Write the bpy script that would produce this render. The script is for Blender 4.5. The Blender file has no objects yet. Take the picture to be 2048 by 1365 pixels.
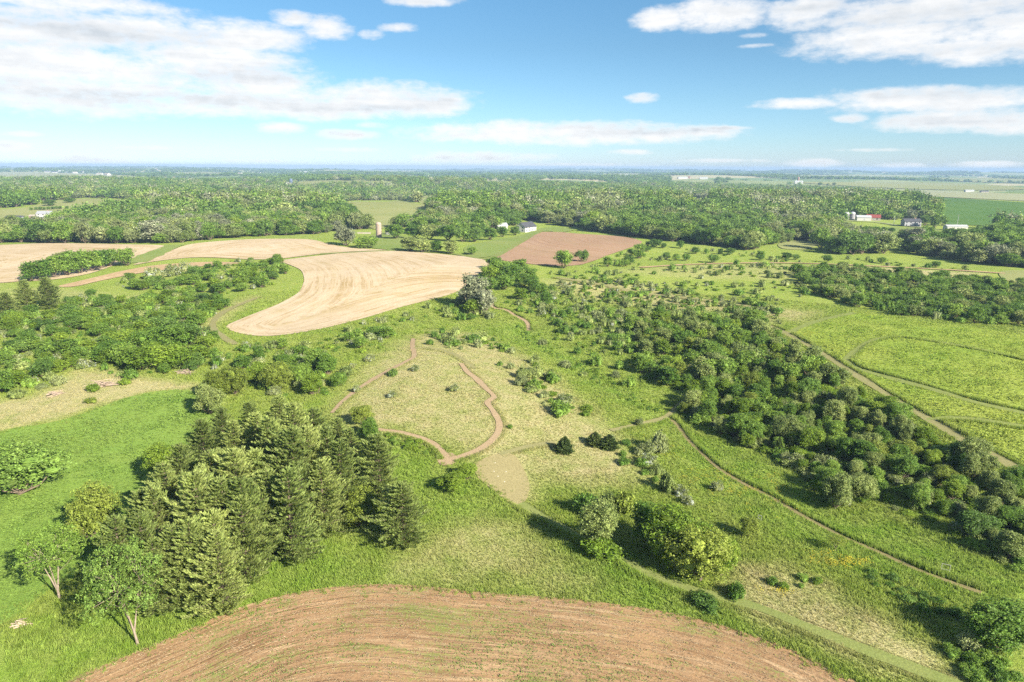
import bpy, math, random
import numpy as np
from mathutils import Matrix, Vector
from mathutils.geometry import delaunay_2d_cdt

rnd = random.Random(7)
NR = np.random.default_rng(7)
scene = bpy.context.scene
COL = scene.collection
R = math.radians

# ------------------------------------------------------------------ camera
CAM_H = 60.0
PITCH = math.atan((682.5 - 335.0) / 1365.0)
ROLL = R(0.28)
F = 1365.0
cam_data = bpy.data.cameras.new('camera')
cam_data.sensor_width = 36.0
cam_data.lens = 36.0 * F / 2048.0
cam_data.clip_start = 0.5
cam_data.clip_end = 60000.0
cam = bpy.data.objects.new('camera', cam_data)
COL.objects.link(cam)
CAM_M = Matrix.Rotation(R(90) - PITCH, 4, 'X') @ Matrix.Rotation(ROLL, 4, 'Z')
cam.matrix_world = Matrix.Translation((0, 0, CAM_H)) @ CAM_M
scene.camera = cam
CM = np.array(CAM_M.to_3x3())

# ------------------------------------------------------------------ light and exposure
SUN_EL, SUN_AZ = R(30.0), R(135.0)          # clockwise from +Y: behind the camera, to its right
sun_data = bpy.data.lights.new('sun', 'SUN')
sun_data.energy = 4.2
sun_data.angle = R(0.55)
sun_data.color = (1.0, 0.91, 0.75)
sun = bpy.data.objects.new('sun', sun_data)
COL.objects.link(sun)
SUN_V = Vector((math.sin(SUN_AZ) * math.cos(SUN_EL), math.cos(SUN_AZ) * math.cos(SUN_EL), math.sin(SUN_EL)))
sun.rotation_euler = SUN_V.to_track_quat('Z', 'Y').to_euler()
scene.view_settings.view_transform = 'Standard'
scene.view_settings.look = 'None'
scene.view_settings.gamma = 1.0
scene.view_settings.use_curve_mapping = False
scene.view_settings.exposure = 1.75
scene.render.engine = 'CYCLES'
cy = scene.cycles
cy.max_bounces = 6
cy.sample_clamp_indirect = 4.0
cy.diffuse_bounces = 3
cy.glossy_bounces = 1
cy.transmission_bounces = 2
cy.volume_bounces = 0
cy.transparent_max_bounces = 4
cy.use_denoising = False
cy.denoiser = 'OPENIMAGEDENOISE'
cy.denoising_input_passes = 'RGB_ALBEDO_NORMAL'
cy.denoising_prefilter = 'ACCURATE'
cy.use_adaptive_sampling = True
cy.adaptive_threshold = 0.02


def ray(px, py):
    d = CM @ np.array([(px - 1024.0) / F, (682.5 - py) / F, -1.0])
    return d / np.linalg.norm(d)


def project(p):
    """world points (n,3) -> pixel x, pixel y, depth"""
    q = (np.asarray(p, float) - np.array([0, 0, CAM_H])) @ CM
    dep = np.maximum(-q[:, 2], 1e-3)
    return 1024 + F * q[:, 0] / dep, 682.5 - F * q[:, 1] / dep, -q[:, 2]


# ------------------------------------------------------------------ sky with clouds
def N(tree, t, **kw):
    n = tree.nodes.new(t)
    for k, v in kw.items():
        setattr(n, k, v)
    return n


def build_world():
    w = bpy.data.worlds.new('World')
    scene.world = w
    w.use_nodes = True
    t = w.node_tree
    t.nodes.clear()
    L = t.links.new
    out = N(t, 'ShaderNodeOutputWorld')
    bg = N(t, 'ShaderNodeBackground')
    bg.inputs['Strength'].default_value = 0.0515
    sky = N(t, 'ShaderNodeTexSky', sky_type='NISHITA')
    sky.sun_disc = False
    sky.sun_elevation = SUN_EL
    sky.sun_rotation = SUN_AZ
    sky.air_density = 1.0
    sky.dust_density = 0.2
    sky.ozone_density = 2.2
    co = N(t, 'ShaderNodeTexCoord')
    sep = N(t, 'ShaderNodeSeparateXYZ')
    L(co.outputs['Generated'], sep.inputs[0])

    def M(op, a, b=None, c=None, clamp=False):
        m = N(t, 'ShaderNodeMath', operation=op)
        m.use_clamp = clamp
        for i, v in enumerate((a, b, c)):
            if v is None:
                continue
            if isinstance(v, (int, float)):
                m.inputs[i].default_value = v
            else:
                L(v, m.inputs[i])
        return m.outputs[0]

    az = M('MULTIPLY', M('ARCTAN2', sep.outputs[0], sep.outputs[1]), 13.65)
    el = M('MULTIPLY', M('ARCSINE', M('MINIMUM', M('MAXIMUM', sep.outputs[2], -1.0), 1.0)), 13.65)
    comb = N(t, 'ShaderNodeCombineXYZ')
    L(az, comb.inputs[0])
    L(el, comb.inputs[1])
    P = comb.outputs[0]

    def noise(vec_scale, scale, detail, rough, off=(0, 0, 0), src=P, dist=0.0):
        mp = N(t, 'ShaderNodeMapping')
        mp.inputs['Scale'].default_value = vec_scale
        mp.inputs['Location'].default_value = off
        L(src, mp.inputs[0])
        n = N(t, 'ShaderNodeTexNoise')
        n.inputs['Scale'].default_value = scale
        n.inputs['Detail'].default_value = detail
        n.inputs['Roughness'].default_value = rough
        n.inputs['Distortion'].default_value = dist
        L(mp.outputs[0], n.inputs['Vector'])
        return n.outputs['Fac']

    puffs = [
        (100, 62, 360, 50, 1), (330, 70, 270, 40, 1), (500, 78, 130, 36, 1), (80, 130, 440, 62, 1), (430, 120, 190, 50, 1),
        (140, 185, 420, 48, 1), (480, 165, 200, 48, 1), (520, 207, 340, 32, 1), (770, 200, 185, 36, 1), (880, 208, 68, 26, 1),
        (640, 217, 260, 26, 1), (120, 2, 280, 24, .9), (590, 38, 52, 17, .9), (652, 54, 54, 26, .9), (795, 56, 46, 13, .6),
        (745, 70, 34, 12, .5), (835, 0, 80, 14, .9), (560, 256, 52, 14, .9), (700, 270, 80, 13, .8), (745, 250, 46, 10, .7),
        (1100, 266, 310, 26, 1), (1180, 262, 230, 22, 1), (1340, 268, 140, 19, 1), (960, 272, 170, 16, .9), (960, 316, 170, 14, .8),
        (1262, 305, 50, 8, .8), (1440, 257, 70, 6, .7), (1288, 196, 36, 12, .9), (1320, 38, 54, 26, 1), (1440, 25, 110, 36, 1),
        (1610, 22, 90, 36, 1), (1850, 18, 270, 42, 1), (1800, 75, 230, 42, 1), (1960, 88, 170, 38, 1), (2060, 60, 170, 60, 1),
        (1505, 72, 40, 8, .45), (1512, 92, 44, 6, .45), (1600, 208, 120, 12, .9), (1800, 200, 180, 28, 1), (1970, 203, 170, 30, 1),
        (1900, 242, 180, 25, 1), (2030, 247, 130, 26, 1), (1705, 236, 48, 11, .8), (1625, 327, 62, 11, .8), (1810, 332, 80, 9, .7),
        (1960, 330, 100, 9, .7), (15, 292, 50, 15, .8), (62, 312, 36, 8, .7), (45, 268, 52, 8, .7), (170, 320, 190, 16, .65), (520, 322, 160, 6, .5), (1420, 322, 170, 6, .45), (700, 300, 120, 7, .45), (1120, 330, 260, 6, .5), (300, 296, 90, 7, .5), (1750, 300, 120, 6, .4)]
    D = None
    for cx, cy_, a, b, wgt in puffs:
        d = ray(cx, cy_)
        ca, ce = math.atan2(d[0], d[1]) * 13.65, math.asin(d[2]) * 13.65
        k = math.cos(math.atan2(d[0], d[1]))
        sub = N(t, 'ShaderNodeVectorMath', operation='SUBTRACT')
        sub.inputs[1].default_value = (ca, ce, 0)
        L(P, sub.inputs[0])
        mul = N(t, 'ShaderNodeVectorMath', operation='MULTIPLY')
        mul.inputs[1].default_value = (1 / (a / 100 * k * k + .02), 1 / (b / 100 * k), 0)
        L(sub.outputs[0], mul.inputs[0])
        ln = N(t, 'ShaderNodeVectorMath', operation='DOT_PRODUCT')
        L(mul.outputs[0], ln.inputs[0])
        L(mul.outputs[0], ln.inputs[1])
        v = M('SUBTRACT', wgt, ln.outputs['Value'])
        D = v if D is None else M('MAXIMUM', D, v)
    D = M('MAXIMUM', D, -1.6)
    # cloud streets carry on round the unseen sky, cover thickened for fill light
    zc = M('MAXIMUM', sep.outputs[2], 0.03)
    pl = N(t, 'ShaderNodeCombineXYZ')
    L(M('DIVIDE', sep.outputs[0], zc), pl.inputs[0])
    L(M('DIVIDE', sep.outputs[1], zc), pl.inputs[1])
    rest = noise((1, 1, 1), .55, 4, .5, (3.1, 1.7, 0), pl.outputs[0])
    rest = M('MULTIPLY_ADD', rest, 6.0, -2.95)
    aside = M('SUBTRACT', M('MAXIMUM', M('DIVIDE', M('ABSOLUTE', az), 10.2), M('DIVIDE', el, 4.2)), 1.0)
    aside = M('MULTIPLY', aside, 5.0, clamp=True)
    D = M('ADD', M('MULTIPLY', D, M('SUBTRACT', 1.0, aside)), M('MULTIPLY', rest, aside))
    n1 = noise((.8, 3.0, 1), 1.15, 9, .56, (4.2, .7, 0), dist=.25)
    n2 = noise((1, 2.1, 1), 3.4, 9, .62, (1.2, 8.7, 0))
    nn = M('ADD', M('MULTIPLY_ADD', n1, 2.2, -1.10), M('MULTIPLY_ADD', n2, 2.0, -1.0))
    dens = M('ADD', M('MULTIPLY', D, 1.35), M('MULTIPLY', nn, .95))
    mr = N(t, 'ShaderNodeMapRange', interpolation_type='SMOOTHSTEP')
    mr.inputs['From Min'].default_value = -.22
    mr.inputs['From Max'].default_value = 1.4
    L(dens, mr.inputs['Value'])
    alpha = mr.outputs[0]
    # shading painted into the clouds: grey bands in their bodies, white rims and tops
    band = noise((.16, 1.9, 1), 1.7, 3, .5, (9.2, 2.3, 0))
    puffn = noise((1, 2.0, 1), 2.6, 6, .6, (2.2, 5.1, 0))
    sh = M('ADD', M('MULTIPLY_ADD', band, 3.0, -1.25), M('MULTIPLY_ADD', puffn, 1.3, -.65))
    deep = N(t, 'ShaderNodeMapRange', interpolation_type='SMOOTHSTEP')
    deep.inputs['From Min'].default_value = .5
    deep.inputs['From Max'].default_value = 1.5
    L(dens, deep.inputs['Value'])
    sh = M('MULTIPLY', M('MULTIPLY', sh, deep.outputs[0]), .85, clamp=True)
    cc = N(t, 'ShaderNodeMix', data_type='RGBA')
    cc.inputs[6].default_value = (6.0, 6.0, 6.0, 1)
    cc.inputs[7].default_value = (3.6, 3.95, 4.3, 1)
    L(sh, cc.inputs[0])
    # photograph's sky: clear blue above, paling to the horizon
    tint = N(t, 'ShaderNodeMix', data_type='RGBA', blend_type='MULTIPLY')
    tint.inputs[0].default_value = 1.0
    ramp = N(t, 'ShaderNodeValToRGB')
    els = ramp.color_ramp.elements
    els[0].position, els[0].color = 0.0, (.60, .76, 1.16, 1)
    els[1].position, els[1].color = 1.0, (.55, .80, .92, 1)
    for deg, c in SKY_TINT:
        e = els.new(deg / 90)
        e.color = c
    L(M('DIVIDE', el, 13.65 * math.pi / 2, clamp=True), ramp.inputs[0])
    L(ramp.outputs[0], tint.inputs[7])
    L(sky.outputs[0], tint.inputs[6])
    fin = N(t, 'ShaderNodeMix', data_type='RGBA')
    L(M('MULTIPLY', alpha, .97), fin.inputs[0])
    L(tint.outputs[2], fin.inputs[6])
    L(cc.outputs[2], fin.inputs[7])
    L(fin.outputs[2], bg.inputs['Color'])
    L(bg.outputs[0], out.inputs['Surface'])


SKY_TINT = [(2, (.54, .73, 1.0, 1)), (5, (.50, .69, .86, 1)), (9, (.46, .65, .76, 1)), (14, (.46, .70, .80, 1)), (30, (.55, .80, .92, 1))]
build_world()


# ------------------------------------------------------------------ terrain
def flat(px, py):
    d = ray(px, py)
    t = CAM_H / -d[2]
    return d[0] * t, d[1] * t


HILLS = []          # x, y, sx, sy, angle, height


def hill(px, py, sx, sy, ang, hgt):
    x, y = flat(px, py)
    HILLS.append((x, y, sx, sy, R(ang), hgt))


hill(870, 790, 34, 40, 0, 5.0)
hill(900, 715, 45, 26, 0, 2.0)
hill(1250, 790, 50, 18, -48, -3.0)
hill(1100, 690, 40, 16, -40, -2.0)
hill(760, 560, 70, 60, 0, 5.0)
hill(480, 497, 120, 60, 0, 5.0)
hill(120, 530, 110, 70, 0, 3.0)
hill(1140, 500, 90, 50, 0, 3.0)
hill(1400, 560, 110, 40, 0, 4.0)
hill(300, 700, 40, 40, 0, 4.0)
hill(1850, 740, 60, 60, 0, 4.0)
hill(1600, 1000, 30, 14, -40, -1.2)
hill(900, 1250, 45, 18, 0, 1.6)
hill(760, 430, 180, 120, 0, 10.0)
hill(150, 420, 200, 120, 0, 12.0)
hill(1350, 420, 260, 120, 0, 12.0)
hill(620, 375, 400, 250, 0, 16.0)
hill(1900, 420, 250, 160, 0, 6.0)


def hgt(x, y):
    x = np.asarray(x, float)
    y = np.asarray(y, float)
    z = np.zeros(np.broadcast(x, y).shape)
    for cx, cy_, sx, sy, a, hh in HILLS:
        u = (x - cx) * math.cos(a) + (y - cy_) * math.sin(a)
        v = -(x - cx) * math.sin(a) + (y - cy_) * math.cos(a)
        z = z + hh * np.exp(-.5 * ((u / sx) ** 2 + (v / sy) ** 2))
    d = np.hypot(x, y)
    z = z + .35 * np.sin(x * .061 + 1.3) * np.sin(y * .047 + .4) + .18 * np.sin(x * .17 + y * .09) * np.sin(y * .13 - x * .05)
    k = np.clip((d - 700) / 1800, 0, 1)
    k = k * k * (3 - 2 * k)
    z = z + k * (9 * np.sin(x / 310 + 1.1) * np.sin(y / 270 + .3) + 7 * np.sin(x / 520 - y / 460 + 2.0)
                 + 5 * np.sin(x / 170 + y / 230))
    k2 = np.clip((d - 4500) / 6000, 0, 1)
    z = z + k2 * (16 * np.sin(x / 1500 + y / 2100 + .5) + 10 * np.sin(x / 700 - 1.0) * np.sin(y / 900))
    return z


TS = np.geomspace(30, 26000, 700)


def at(px, py, up=0.0):
    """the point of the ground (raised by up) that is seen at a pixel of the 2048 x 1365 photograph"""
    d = ray(px, py)
    f = CAM_H + TS * d[2] - hgt(TS * d[0], TS * d[1]) - up
    i = int(np.argmax(f < 0))
    if f[i] >= 0:
        i = len(TS) - 1
    lo, hi = TS[max(i - 1, 0)], TS[i]
    for _ in range(22):
        m = (lo + hi) / 2
        if CAM_H + m * d[2] - float(hgt(m * d[0], m * d[1])) - up < 0:
            hi = m
        else:
            lo = m
    x, y = d[0] * hi, d[1] * hi
    return np.array([x, y, float(hgt(x, y))])


def inside(px, py, poly):
    px = np.asarray(px, float)
    py = np.asarray(py, float)
    r = np.zeros(px.shape, bool)
    n = len(poly)
    for i in range(n):
        x0, y0 = poly[i][:2]
        x1, y1 = poly[(i + 1) % n][:2]
        if y0 == y1:
            continue
        c = ((y0 > py) != (y1 > py)) & (px < (x1 - x0) * (py - y0) / (y1 - y0) + x0)
        r ^= c
    return r


def seg_dist(x, y, pts, closed=False):
    best = np.full(np.shape(x), 1e9)
    n = len(pts)
    for i in range(n if closed else n - 1):
        ax, ay = pts[i][:2]
        bx, by = pts[(i + 1) % n][:2]
        dx, dy = bx - ax, by - ay
        l2 = dx * dx + dy * dy + 1e-9
        t = np.clip(((x - ax) * dx + (y - ay) * dy) / l2, 0, 1)
        best = np.minimum(best, np.hypot(x - ax - t * dx, y - ay - t * dy))
    return best


def seg_along(x, y, pts):
    """how far along the line its point nearest to each place lies"""
    best = np.full(np.shape(x), 1e9)
    out = np.zeros(np.shape(x))
    run = 0.0
    for i in range(len(pts) - 1):
        ax, ay = pts[i][:2]
        dx, dy = pts[i + 1][0] - ax, pts[i + 1][1] - ay
        ln = math.hypot(dx, dy) + 1e-9
        t = np.clip(((x - ax) * dx + (y - ay) * dy) / ln ** 2, 0, 1)
        d = np.hypot(x - ax - t * dx, y - ay - t * dy)
        sel = d < best
        best = np.where(sel, d, best)
        out = np.where(sel, run + t * ln, out)
        run += ln
    return out


def smooth(pts, n=6, closed=False):
    """Catmull-Rom through the points"""
    P = [np.array(p, float) for p in pts]
    m = len(P)
    out = []
    for i in range(m if closed else m - 1):
        p1, p2 = P[i], P[(i + 1) % m]
        p0 = P[i - 1] if (closed or i > 0) else p1
        p3 = P[(i + 2) % m] if (closed or i + 2 < m) else p2
        for k in range(n):
            t = k / n
            out.append(.5 * (2 * p1 + (p2 - p0) * t + (2 * p0 - 5 * p1 + 4 * p2 - p3) * t * t + (3 * p1 - p0 - 3 * p2 + p3) * t ** 3))
    if not closed:
        out.append(P[-1])
    return out


# ------------------------------------------------------------------ mesh helpers
class Geo:
    def __init__(self):
        self.v, self.f, self.m, self.n = [], [], [], 0

    def add(self, v, f, m=0):
        v = np.asarray(v, float).reshape(-1, 3)
        f = np.asarray(f, int)
        if len(f) == 0:
            return self
        self.v.append(v)
        self.f.append(f + self.n)
        self.m.append(np.full(len(f), m))
        self.n += len(v)
        return self

    def join(self, g, m=None):
        for v, f, mm, in zip([np.concatenate(g.v)] if g.v else [], [g.f], [g.m]):
            base = self.n
            self.v.append(v)
            for ff, m0 in zip(f, mm):
                self.f.append(ff + base)
                self.m.append(m0 if m is None else np.full(len(ff), m))
            self.n += len(v)
        return self

    def box(self, lo, hi, m=0):
        x0, y0, z0 = lo
        x1, y1, z1 = hi
        v = [(x0, y0, z0), (x1, y0, z0), (x1, y1, z0), (x0, y1, z0), (x0, y0, z1), (x1, y0, z1), (x1, y1, z1), (x0, y1, z1)]
        f = [(0, 3, 2, 1), (4, 5, 6, 7), (0, 1, 5, 4), (1, 2, 6, 5), (2, 3, 7, 6), (3, 0, 4, 7)]
        return self.add(v, f, m)

    def tube(self, pts, rad, sides=6, m=0):
        P = np.array(pts, float)
        n = len(P)
        rad = np.broadcast_to(rad, (n,))
        d = np.gradient(P, axis=0)
        d /= np.linalg.norm(d, axis=1)[:, None] + 1e-9
        ref = np.where(np.abs(d[:, 2:3]) > .9, np.array([[1., 0, 0]]), np.array([[0, 0, 1.]]))
        a = np.cross(d, ref)
        a /= np.linalg.norm(a, axis=1)[:, None] + 1e-9
        b = np.cross(d, a)
        th = np.arange(sides) * 2 * math.pi / sides
        v = P[:, None] + rad[:, None, None] * (np.cos(th)[None, :, None] * a[:, None] + np.sin(th)[None, :, None] * b[:, None])
        f = []
        for i in range(n - 1):
            for k in range(sides):
                k2 = (k + 1) % sides
                f.append((i * sides + k, i * sides + k2, (i + 1) * sides + k2, (i + 1) * sides + k))
        return self.add(v.reshape(-1, 3), f, m)

    def cards(self, c, u, w, m=0):
        """diamond leaf sprays: centres, half length vectors, half width vectors"""
        n = len(c)
        v = np.stack([c - u, c + w - u * .1, c + u, c - w - u * .1], 1).reshape(-1, 3)
        f = np.arange(n * 4).reshape(n, 4)
        return self.add(v, f, m)

    def mesh(self, name, mats, smooth_=False):
        me = bpy.data.meshes.new(name)
        v = np.concatenate(self.v)
        me.vertices.add(len(v))
        me.vertices.foreach_set('co', v.astype(np.float32).ravel())
        tot, idx, mi = [], [], []
        for f, m in zip(self.f, self.m):
            tot.append(np.full(len(f), f.shape[1]))
            idx.append(f.ravel())
            mi.append(m)
        tot = np.concatenate(tot)
        idx = np.concatenate(idx)
        me.loops.add(len(idx))
        me.loops.foreach_set('vertex_index', idx.astype(np.int32))
        me.polygons.add(len(tot))
        st = np.concatenate([[0], np.cumsum(tot)[:-1]])
        me.polygons.foreach_set('loop_start', st.astype(np.int32))
        me.polygons.foreach_set('loop_total', tot.astype(np.int32))
        me.polygons.foreach_set('material_index', np.concatenate(mi).astype(np.int32))
        me.polygons.foreach_set('use_smooth', np.full(len(tot), smooth_))
        for m in mats:
            me.materials.append(m)
        me.update(calc_edges=True)
        me.validate()
        return me


def fattr(me, name, vals):
    a = me.attributes.new(name, 'FLOAT', 'POINT')
    a.data.foreach_set('value', np.asarray(vals, np.float32))


def link(name, me, parent=None, loc=None):
    o = bpy.data.objects.new(name, me)
    COL.objects.link(o)
    if parent is not None:
        o.parent = parent
    if loc is not None:
        o.location = loc
    return o


def tag(o, label, cat, group=None):
    o['label'] = label
    o['category'] = cat
    if group:
        o['group'] = group
    return o


def thing(name, label, cat, loc, rot=0.0, group=None):
    o = bpy.data.objects.new(name, None)
    o.empty_display_size = .5
    COL.objects.link(o)
    o.location = loc
    o.rotation_euler = (0, 0, rot)
    return tag(o, label, cat, group)


# ------------------------------------------------------------------ materials
class Mat:
    def __init__(self, name):
        self.mat = bpy.data.materials.new(name)
        self.mat.use_nodes = True
        self.t = self.mat.node_tree
        self.t.nodes.clear()
        self.out = N(self.t, 'ShaderNodeOutputMaterial')

    def L(self, a, b):
        self.t.links.new(a, b)

    def val(self, sock, v):
        if isinstance(v, (int, float)):
            sock.default_value = v
        elif isinstance(v, tuple):
            sock.default_value = v if len(v) == 4 else v + (1,)
        else:
            self.L(v, sock)

    def math(self, op, a, b=None, c=None, clamp=False):
        m = N(self.t, 'ShaderNodeMath', operation=op)
        m.use_clamp = clamp
        for i, v in enumerate((a, b, c)):
            if v is not None:
                self.val(m.inputs[i], v)
        return m.outputs[0]

    def pos(self):
        return N(self.t, 'ShaderNodeNewGeometry').outputs['Position']

    def objco(self):
        return N(self.t, 'ShaderNodeTexCoord').outputs['Object']

    def attr(self, name, typ='GEOMETRY'):
        a = N(self.t, 'ShaderNodeAttribute', attribute_type=typ)
        a.attribute_name = name
        return a.outputs['Fac']

    def noise(self, vec, scale, detail=4, rough=.55, sc=None, dist=0.0):
        if sc:
            mp = N(self.t, 'ShaderNodeMapping')
            mp.inputs['Scale'].default_value = sc
            self.L(vec, mp.inputs[0])
            vec = mp.outputs[0]
        n = N(self.t, 'ShaderNodeTexNoise')
        n.inputs['Scale'].default_value = scale
        n.inputs['Detail'].default_value = detail
        n.inputs['Roughness'].default_value = rough
        n.inputs['Distortion'].default_value = dist
        self.L(vec, n.inputs['Vector'])
        return n.outputs['Fac']

    def range(self, v, a, b, lo=0.0, hi=1.0):
        m = N(self.t, 'ShaderNodeMapRange')
        self.val(m.inputs[0], v)
        for i, q in enumerate((a, b, lo, hi)):
            m.inputs[i + 1].default_value = q
        return m.outputs[0]

    def mix(self, f, a, b, mode='MIX'):
        m = N(self.t, 'ShaderNodeMix', data_type='RGBA', blend_type=mode)
        self.val(m.inputs[0], f)
        self.val(m.inputs[6], a)
        self.val(m.inputs[7], b)
        return m.outputs[2]

    def scale(self, col, f):
        v = N(self.t, 'ShaderNodeVectorMath', operation='SCALE')
        self.val(v.inputs[0], col) if not isinstance(col, tuple) else setattr(v.inputs[0], 'default_value', col[:3])
        self.val(v.inputs['Scale'], f)
        return v.outputs[0]

    def bump(self, h, strength, dist):
        b = N(self.t, 'ShaderNodeBump')
        b.inputs['Strength'].default_value = strength
        b.inputs['Distance'].default_value = dist
        self.L(h, b.inputs['Height'])
        return b.outputs[0]

    def surf(self, col, rough=.9, normal=None, spec=.15, trans=0.0, transcol=None):
        p = N(self.t, 'ShaderNodeBsdfPrincipled')
        self.val(p.inputs['Base Color'], col)
        self.val(p.inputs['Roughness'], rough)
        p.inputs['Specular IOR Level'].default_value = spec
        if normal is not None:
            self.L(normal, p.inputs['Normal'])
        sh = p.outputs[0]
        if trans > 0:
            tr = N(self.t, 'ShaderNodeBsdfTranslucent')
            self.val(tr.inputs['Color'], transcol if transcol is not None else col)
            mx = N(self.t, 'ShaderNodeMixShader')
            mx.inputs[0].default_value = trans
            self.L(sh, mx.inputs[1])
            self.L(tr.outputs[0], mx.inputs[2])
            sh = mx.outputs[0]
        self.L(sh, self.out.inputs['Surface'])
        return self.mat


def plain(name, col, rough=.7, var=.18, scale=.6, spec=.3):
    m = Mat(name)
    n = m.noise(m.objco(), scale, 5)
    return m.surf(m.scale(col, m.range(n, .3, .7, 1 - var, 1 + var)), rough, spec=spec)


def leaf_mat(name, col, col2, trans=.3, blossom=None, amount=0.0):
    m = Mat(name)
    g = N(m.t, 'ShaderNodeNewGeometry')
    oi = N(m.t, 'ShaderNodeObjectInfo')
    n = m.noise(m.objco(), .55, 3)
    k = m.math('MULTIPLY_ADD', n, 1.5, -.45)
    k = m.math('ADD', k, m.math('MULTIPLY_ADD', oi.outputs['Random'], .7, -.3), clamp=True)
    c = m.mix(k, col, col2)
    c = m.scale(c, m.range(g.outputs['Random Per Island'], 0, 1, .50, 1.50))
    c = m.scale(c, m.range(oi.outputs['Random'], 0, 1, .80, 1.16))
    if blossom:
        b = m.math('ADD', m.math('MULTIPLY', m.noise(m.objco(), 1.3, 3), 1.0), m.math('MULTIPLY', g.outputs['Random Per Island'], .9))
        c = m.mix(m.range(b, 1.45 - amount, 1.5 - amount), c, blossom)
    return m.surf(c, .55, spec=.25, trans=trans)


GREEN_A, GREEN_B = (.105, .185, .036), (.16, .235, .045)


def ground_colour(m, P, dry, lush):
    big = m.noise(P, .035, 5, .6)
    mid = m.noise(P, .22, 6, .62)
    fine = m.noise(P, 1.4, 5, .7)
    k = m.math('ADD', m.math('MULTIPLY_ADD', big, 1.1, -.3), m.math('MULTIPLY_ADD', mid, .9, -.45), clamp=True)
    g = m.mix(k, (0.168, 0.247, 0.035), (0.280, 0.321, 0.070))
    g = m.mix(m.math('MULTIPLY', lush, .85), g, m.mix(mid, (0.132, 0.253, 0.026), (0.219, 0.316, 0.046)))
    tan = m.mix(mid, (0.298, 0.288, 0.125), (0.398, 0.355, 0.187))
    d = m.math('ADD', dry, m.math('MULTIPLY', m.math('MULTIPLY_ADD', mid, 2.6, -1.3), m.math('MULTIPLY_ADD', dry, .6, .12)))
    d = m.math('ADD', d, m.math('MULTIPLY', m.math('MULTIPLY_ADD', fine, 2.0, -1.0), m.math('MULTIPLY_ADD', dry, .5, .1)), clamp=True)
    c = m.mix(d, g, tan)
    return m.scale(c, m.range(fine, .28, .72, .80, 1.20)), fine, mid


def ground_mat():
    m = Mat('meadow_ground')
    P = m.pos()
    c, fine, mid = ground_colour(m, P, m.attr('dry'), m.attr('lush'))
    # the farmed patchwork beyond the woods
    far = m.attr('far')
    vo = N(m.t, 'ShaderNodeTexVoronoi')
    vo.inputs['Scale'].default_value = .0024
    mp = N(m.t, 'ShaderNodeMapping')
    mp.inputs['Rotation'].default_value = (0, 0, .5)
    mp.inputs['Scale'].default_value = (1.0, .8, 0)
    m.L(P, mp.inputs[0])
    m.L(mp.outputs[0], vo.inputs['Vector'])
    sp = N(m.t, 'ShaderNodeSeparateColor')
    m.L(vo.outputs['Color'], sp.inputs[0])
    patch = m.mix(m.range(sp.outputs[0], .5, .6), (.15, .21, .08), (.24, .27, .12))
    patch = m.mix(m.range(sp.outputs[0], .78, .80), patch, (.36, .33, .20))
    c = m.mix(far, c, patch)
    h = m.math('ADD', m.math('MULTIPLY', fine, .5), m.noise(P, 4.5, 3, .7))
    return m.surf(c, 1.0, m.bump(h, .75, .35), spec=0.0)


def grass_mat():
    m = Mat('grass_blades')
    P = m.pos()
    c, fine, mid = ground_colour(m, P, m.attr('dry', 'INSTANCER'), m.attr('lush', 'INSTANCER'))
    oi = N(m.t, 'ShaderNodeObjectInfo')
    c = m.scale(c, m.range(oi.outputs['Random'], 0, 1, 1.15, 1.42))
    return m.surf(c, .8, spec=.1, trans=.45)


def field_mat(name, base, alt, dark, pale, rows, stretch, bumpd=.08, green=None, green_amt=0.0, grain=3.0, dark_amt=.8, pale_amt=.7, patch=.03):
    """a field worked in rows that follow its edge: 'row' is the distance from that edge, 'along' the way along it"""
    m = Mat(name)
    P = m.pos()
    row, along = m.attr('row'), m.attr('along')
    wob = m.noise(P, .04, 3)

    def streak(freq, off, detail=4, rough=.6):
        c = N(m.t, 'ShaderNodeCombineXYZ')
        m.L(m.math('MULTIPLY_ADD', row, freq, m.math('MULTIPLY_ADD', wob, 1.2, off)), c.inputs[0])
        m.L(m.math('MULTIPLY', along, freq * stretch), c.inputs[1])
        return m.noise(c.outputs[0], 1.0, detail, rough)
    big = m.noise(P, patch, 5, .6)
    mid = m.noise(P, patch * 5, 5, .65)
    fine = m.noise(P, grain, 5, .7)
    c = m.mix(m.range(m.math('ADD', m.math('MULTIPLY', big, .6), m.math('MULTIPLY', mid, .4)), .38, .62), base, alt)
    zone_ = m.range(m.math('ADD', m.math('MULTIPLY', big, .5), m.math('MULTIPLY', mid, .5)), .40, .60, .15, 1.0)
    s1 = m.range(streak(rows, 0.0), .51, .60)
    s2 = m.range(streak(rows * 2.3, 7.3), .52, .62)
    s3 = m.range(streak(rows * .33, 3.1, 5, .65), .54, .66)
    s4 = m.range(streak(rows * .8, 11.7), .56, .66)
    c = m.mix(m.math('MULTIPLY', s3, pale_amt * .6), c, pale)
    c = m.mix(m.math('MULTIPLY', s4, pale_amt), c, pale)
    c = m.mix(m.math('MULTIPLY', m.math('MULTIPLY', m.math('MAXIMUM', s1, m.math('MULTIPLY', s2, .8)), zone_), dark_amt), c, dark)
    if green:
        gg = m.math('ADD', m.noise(P, .12, 6, .7), m.math('MULTIPLY_ADD', streak(rows * .4, 5.0), .9, -.45))
        gg = m.math('ADD', gg, m.math('MULTIPLY_ADD', fine, 1.0, -.5))
        c = m.mix(m.math('MULTIPLY', m.range(gg, .54, .72), green_amt), c, green)
    c = m.scale(c, m.range(fine, .28, .72, .74, 1.26))
    h = m.math('ADD', s1, m.math('MULTIPLY', fine, 1.5))
    return m.surf(c, 1.0, m.bump(h, .6, bumpd), spec=0.0)


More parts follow.
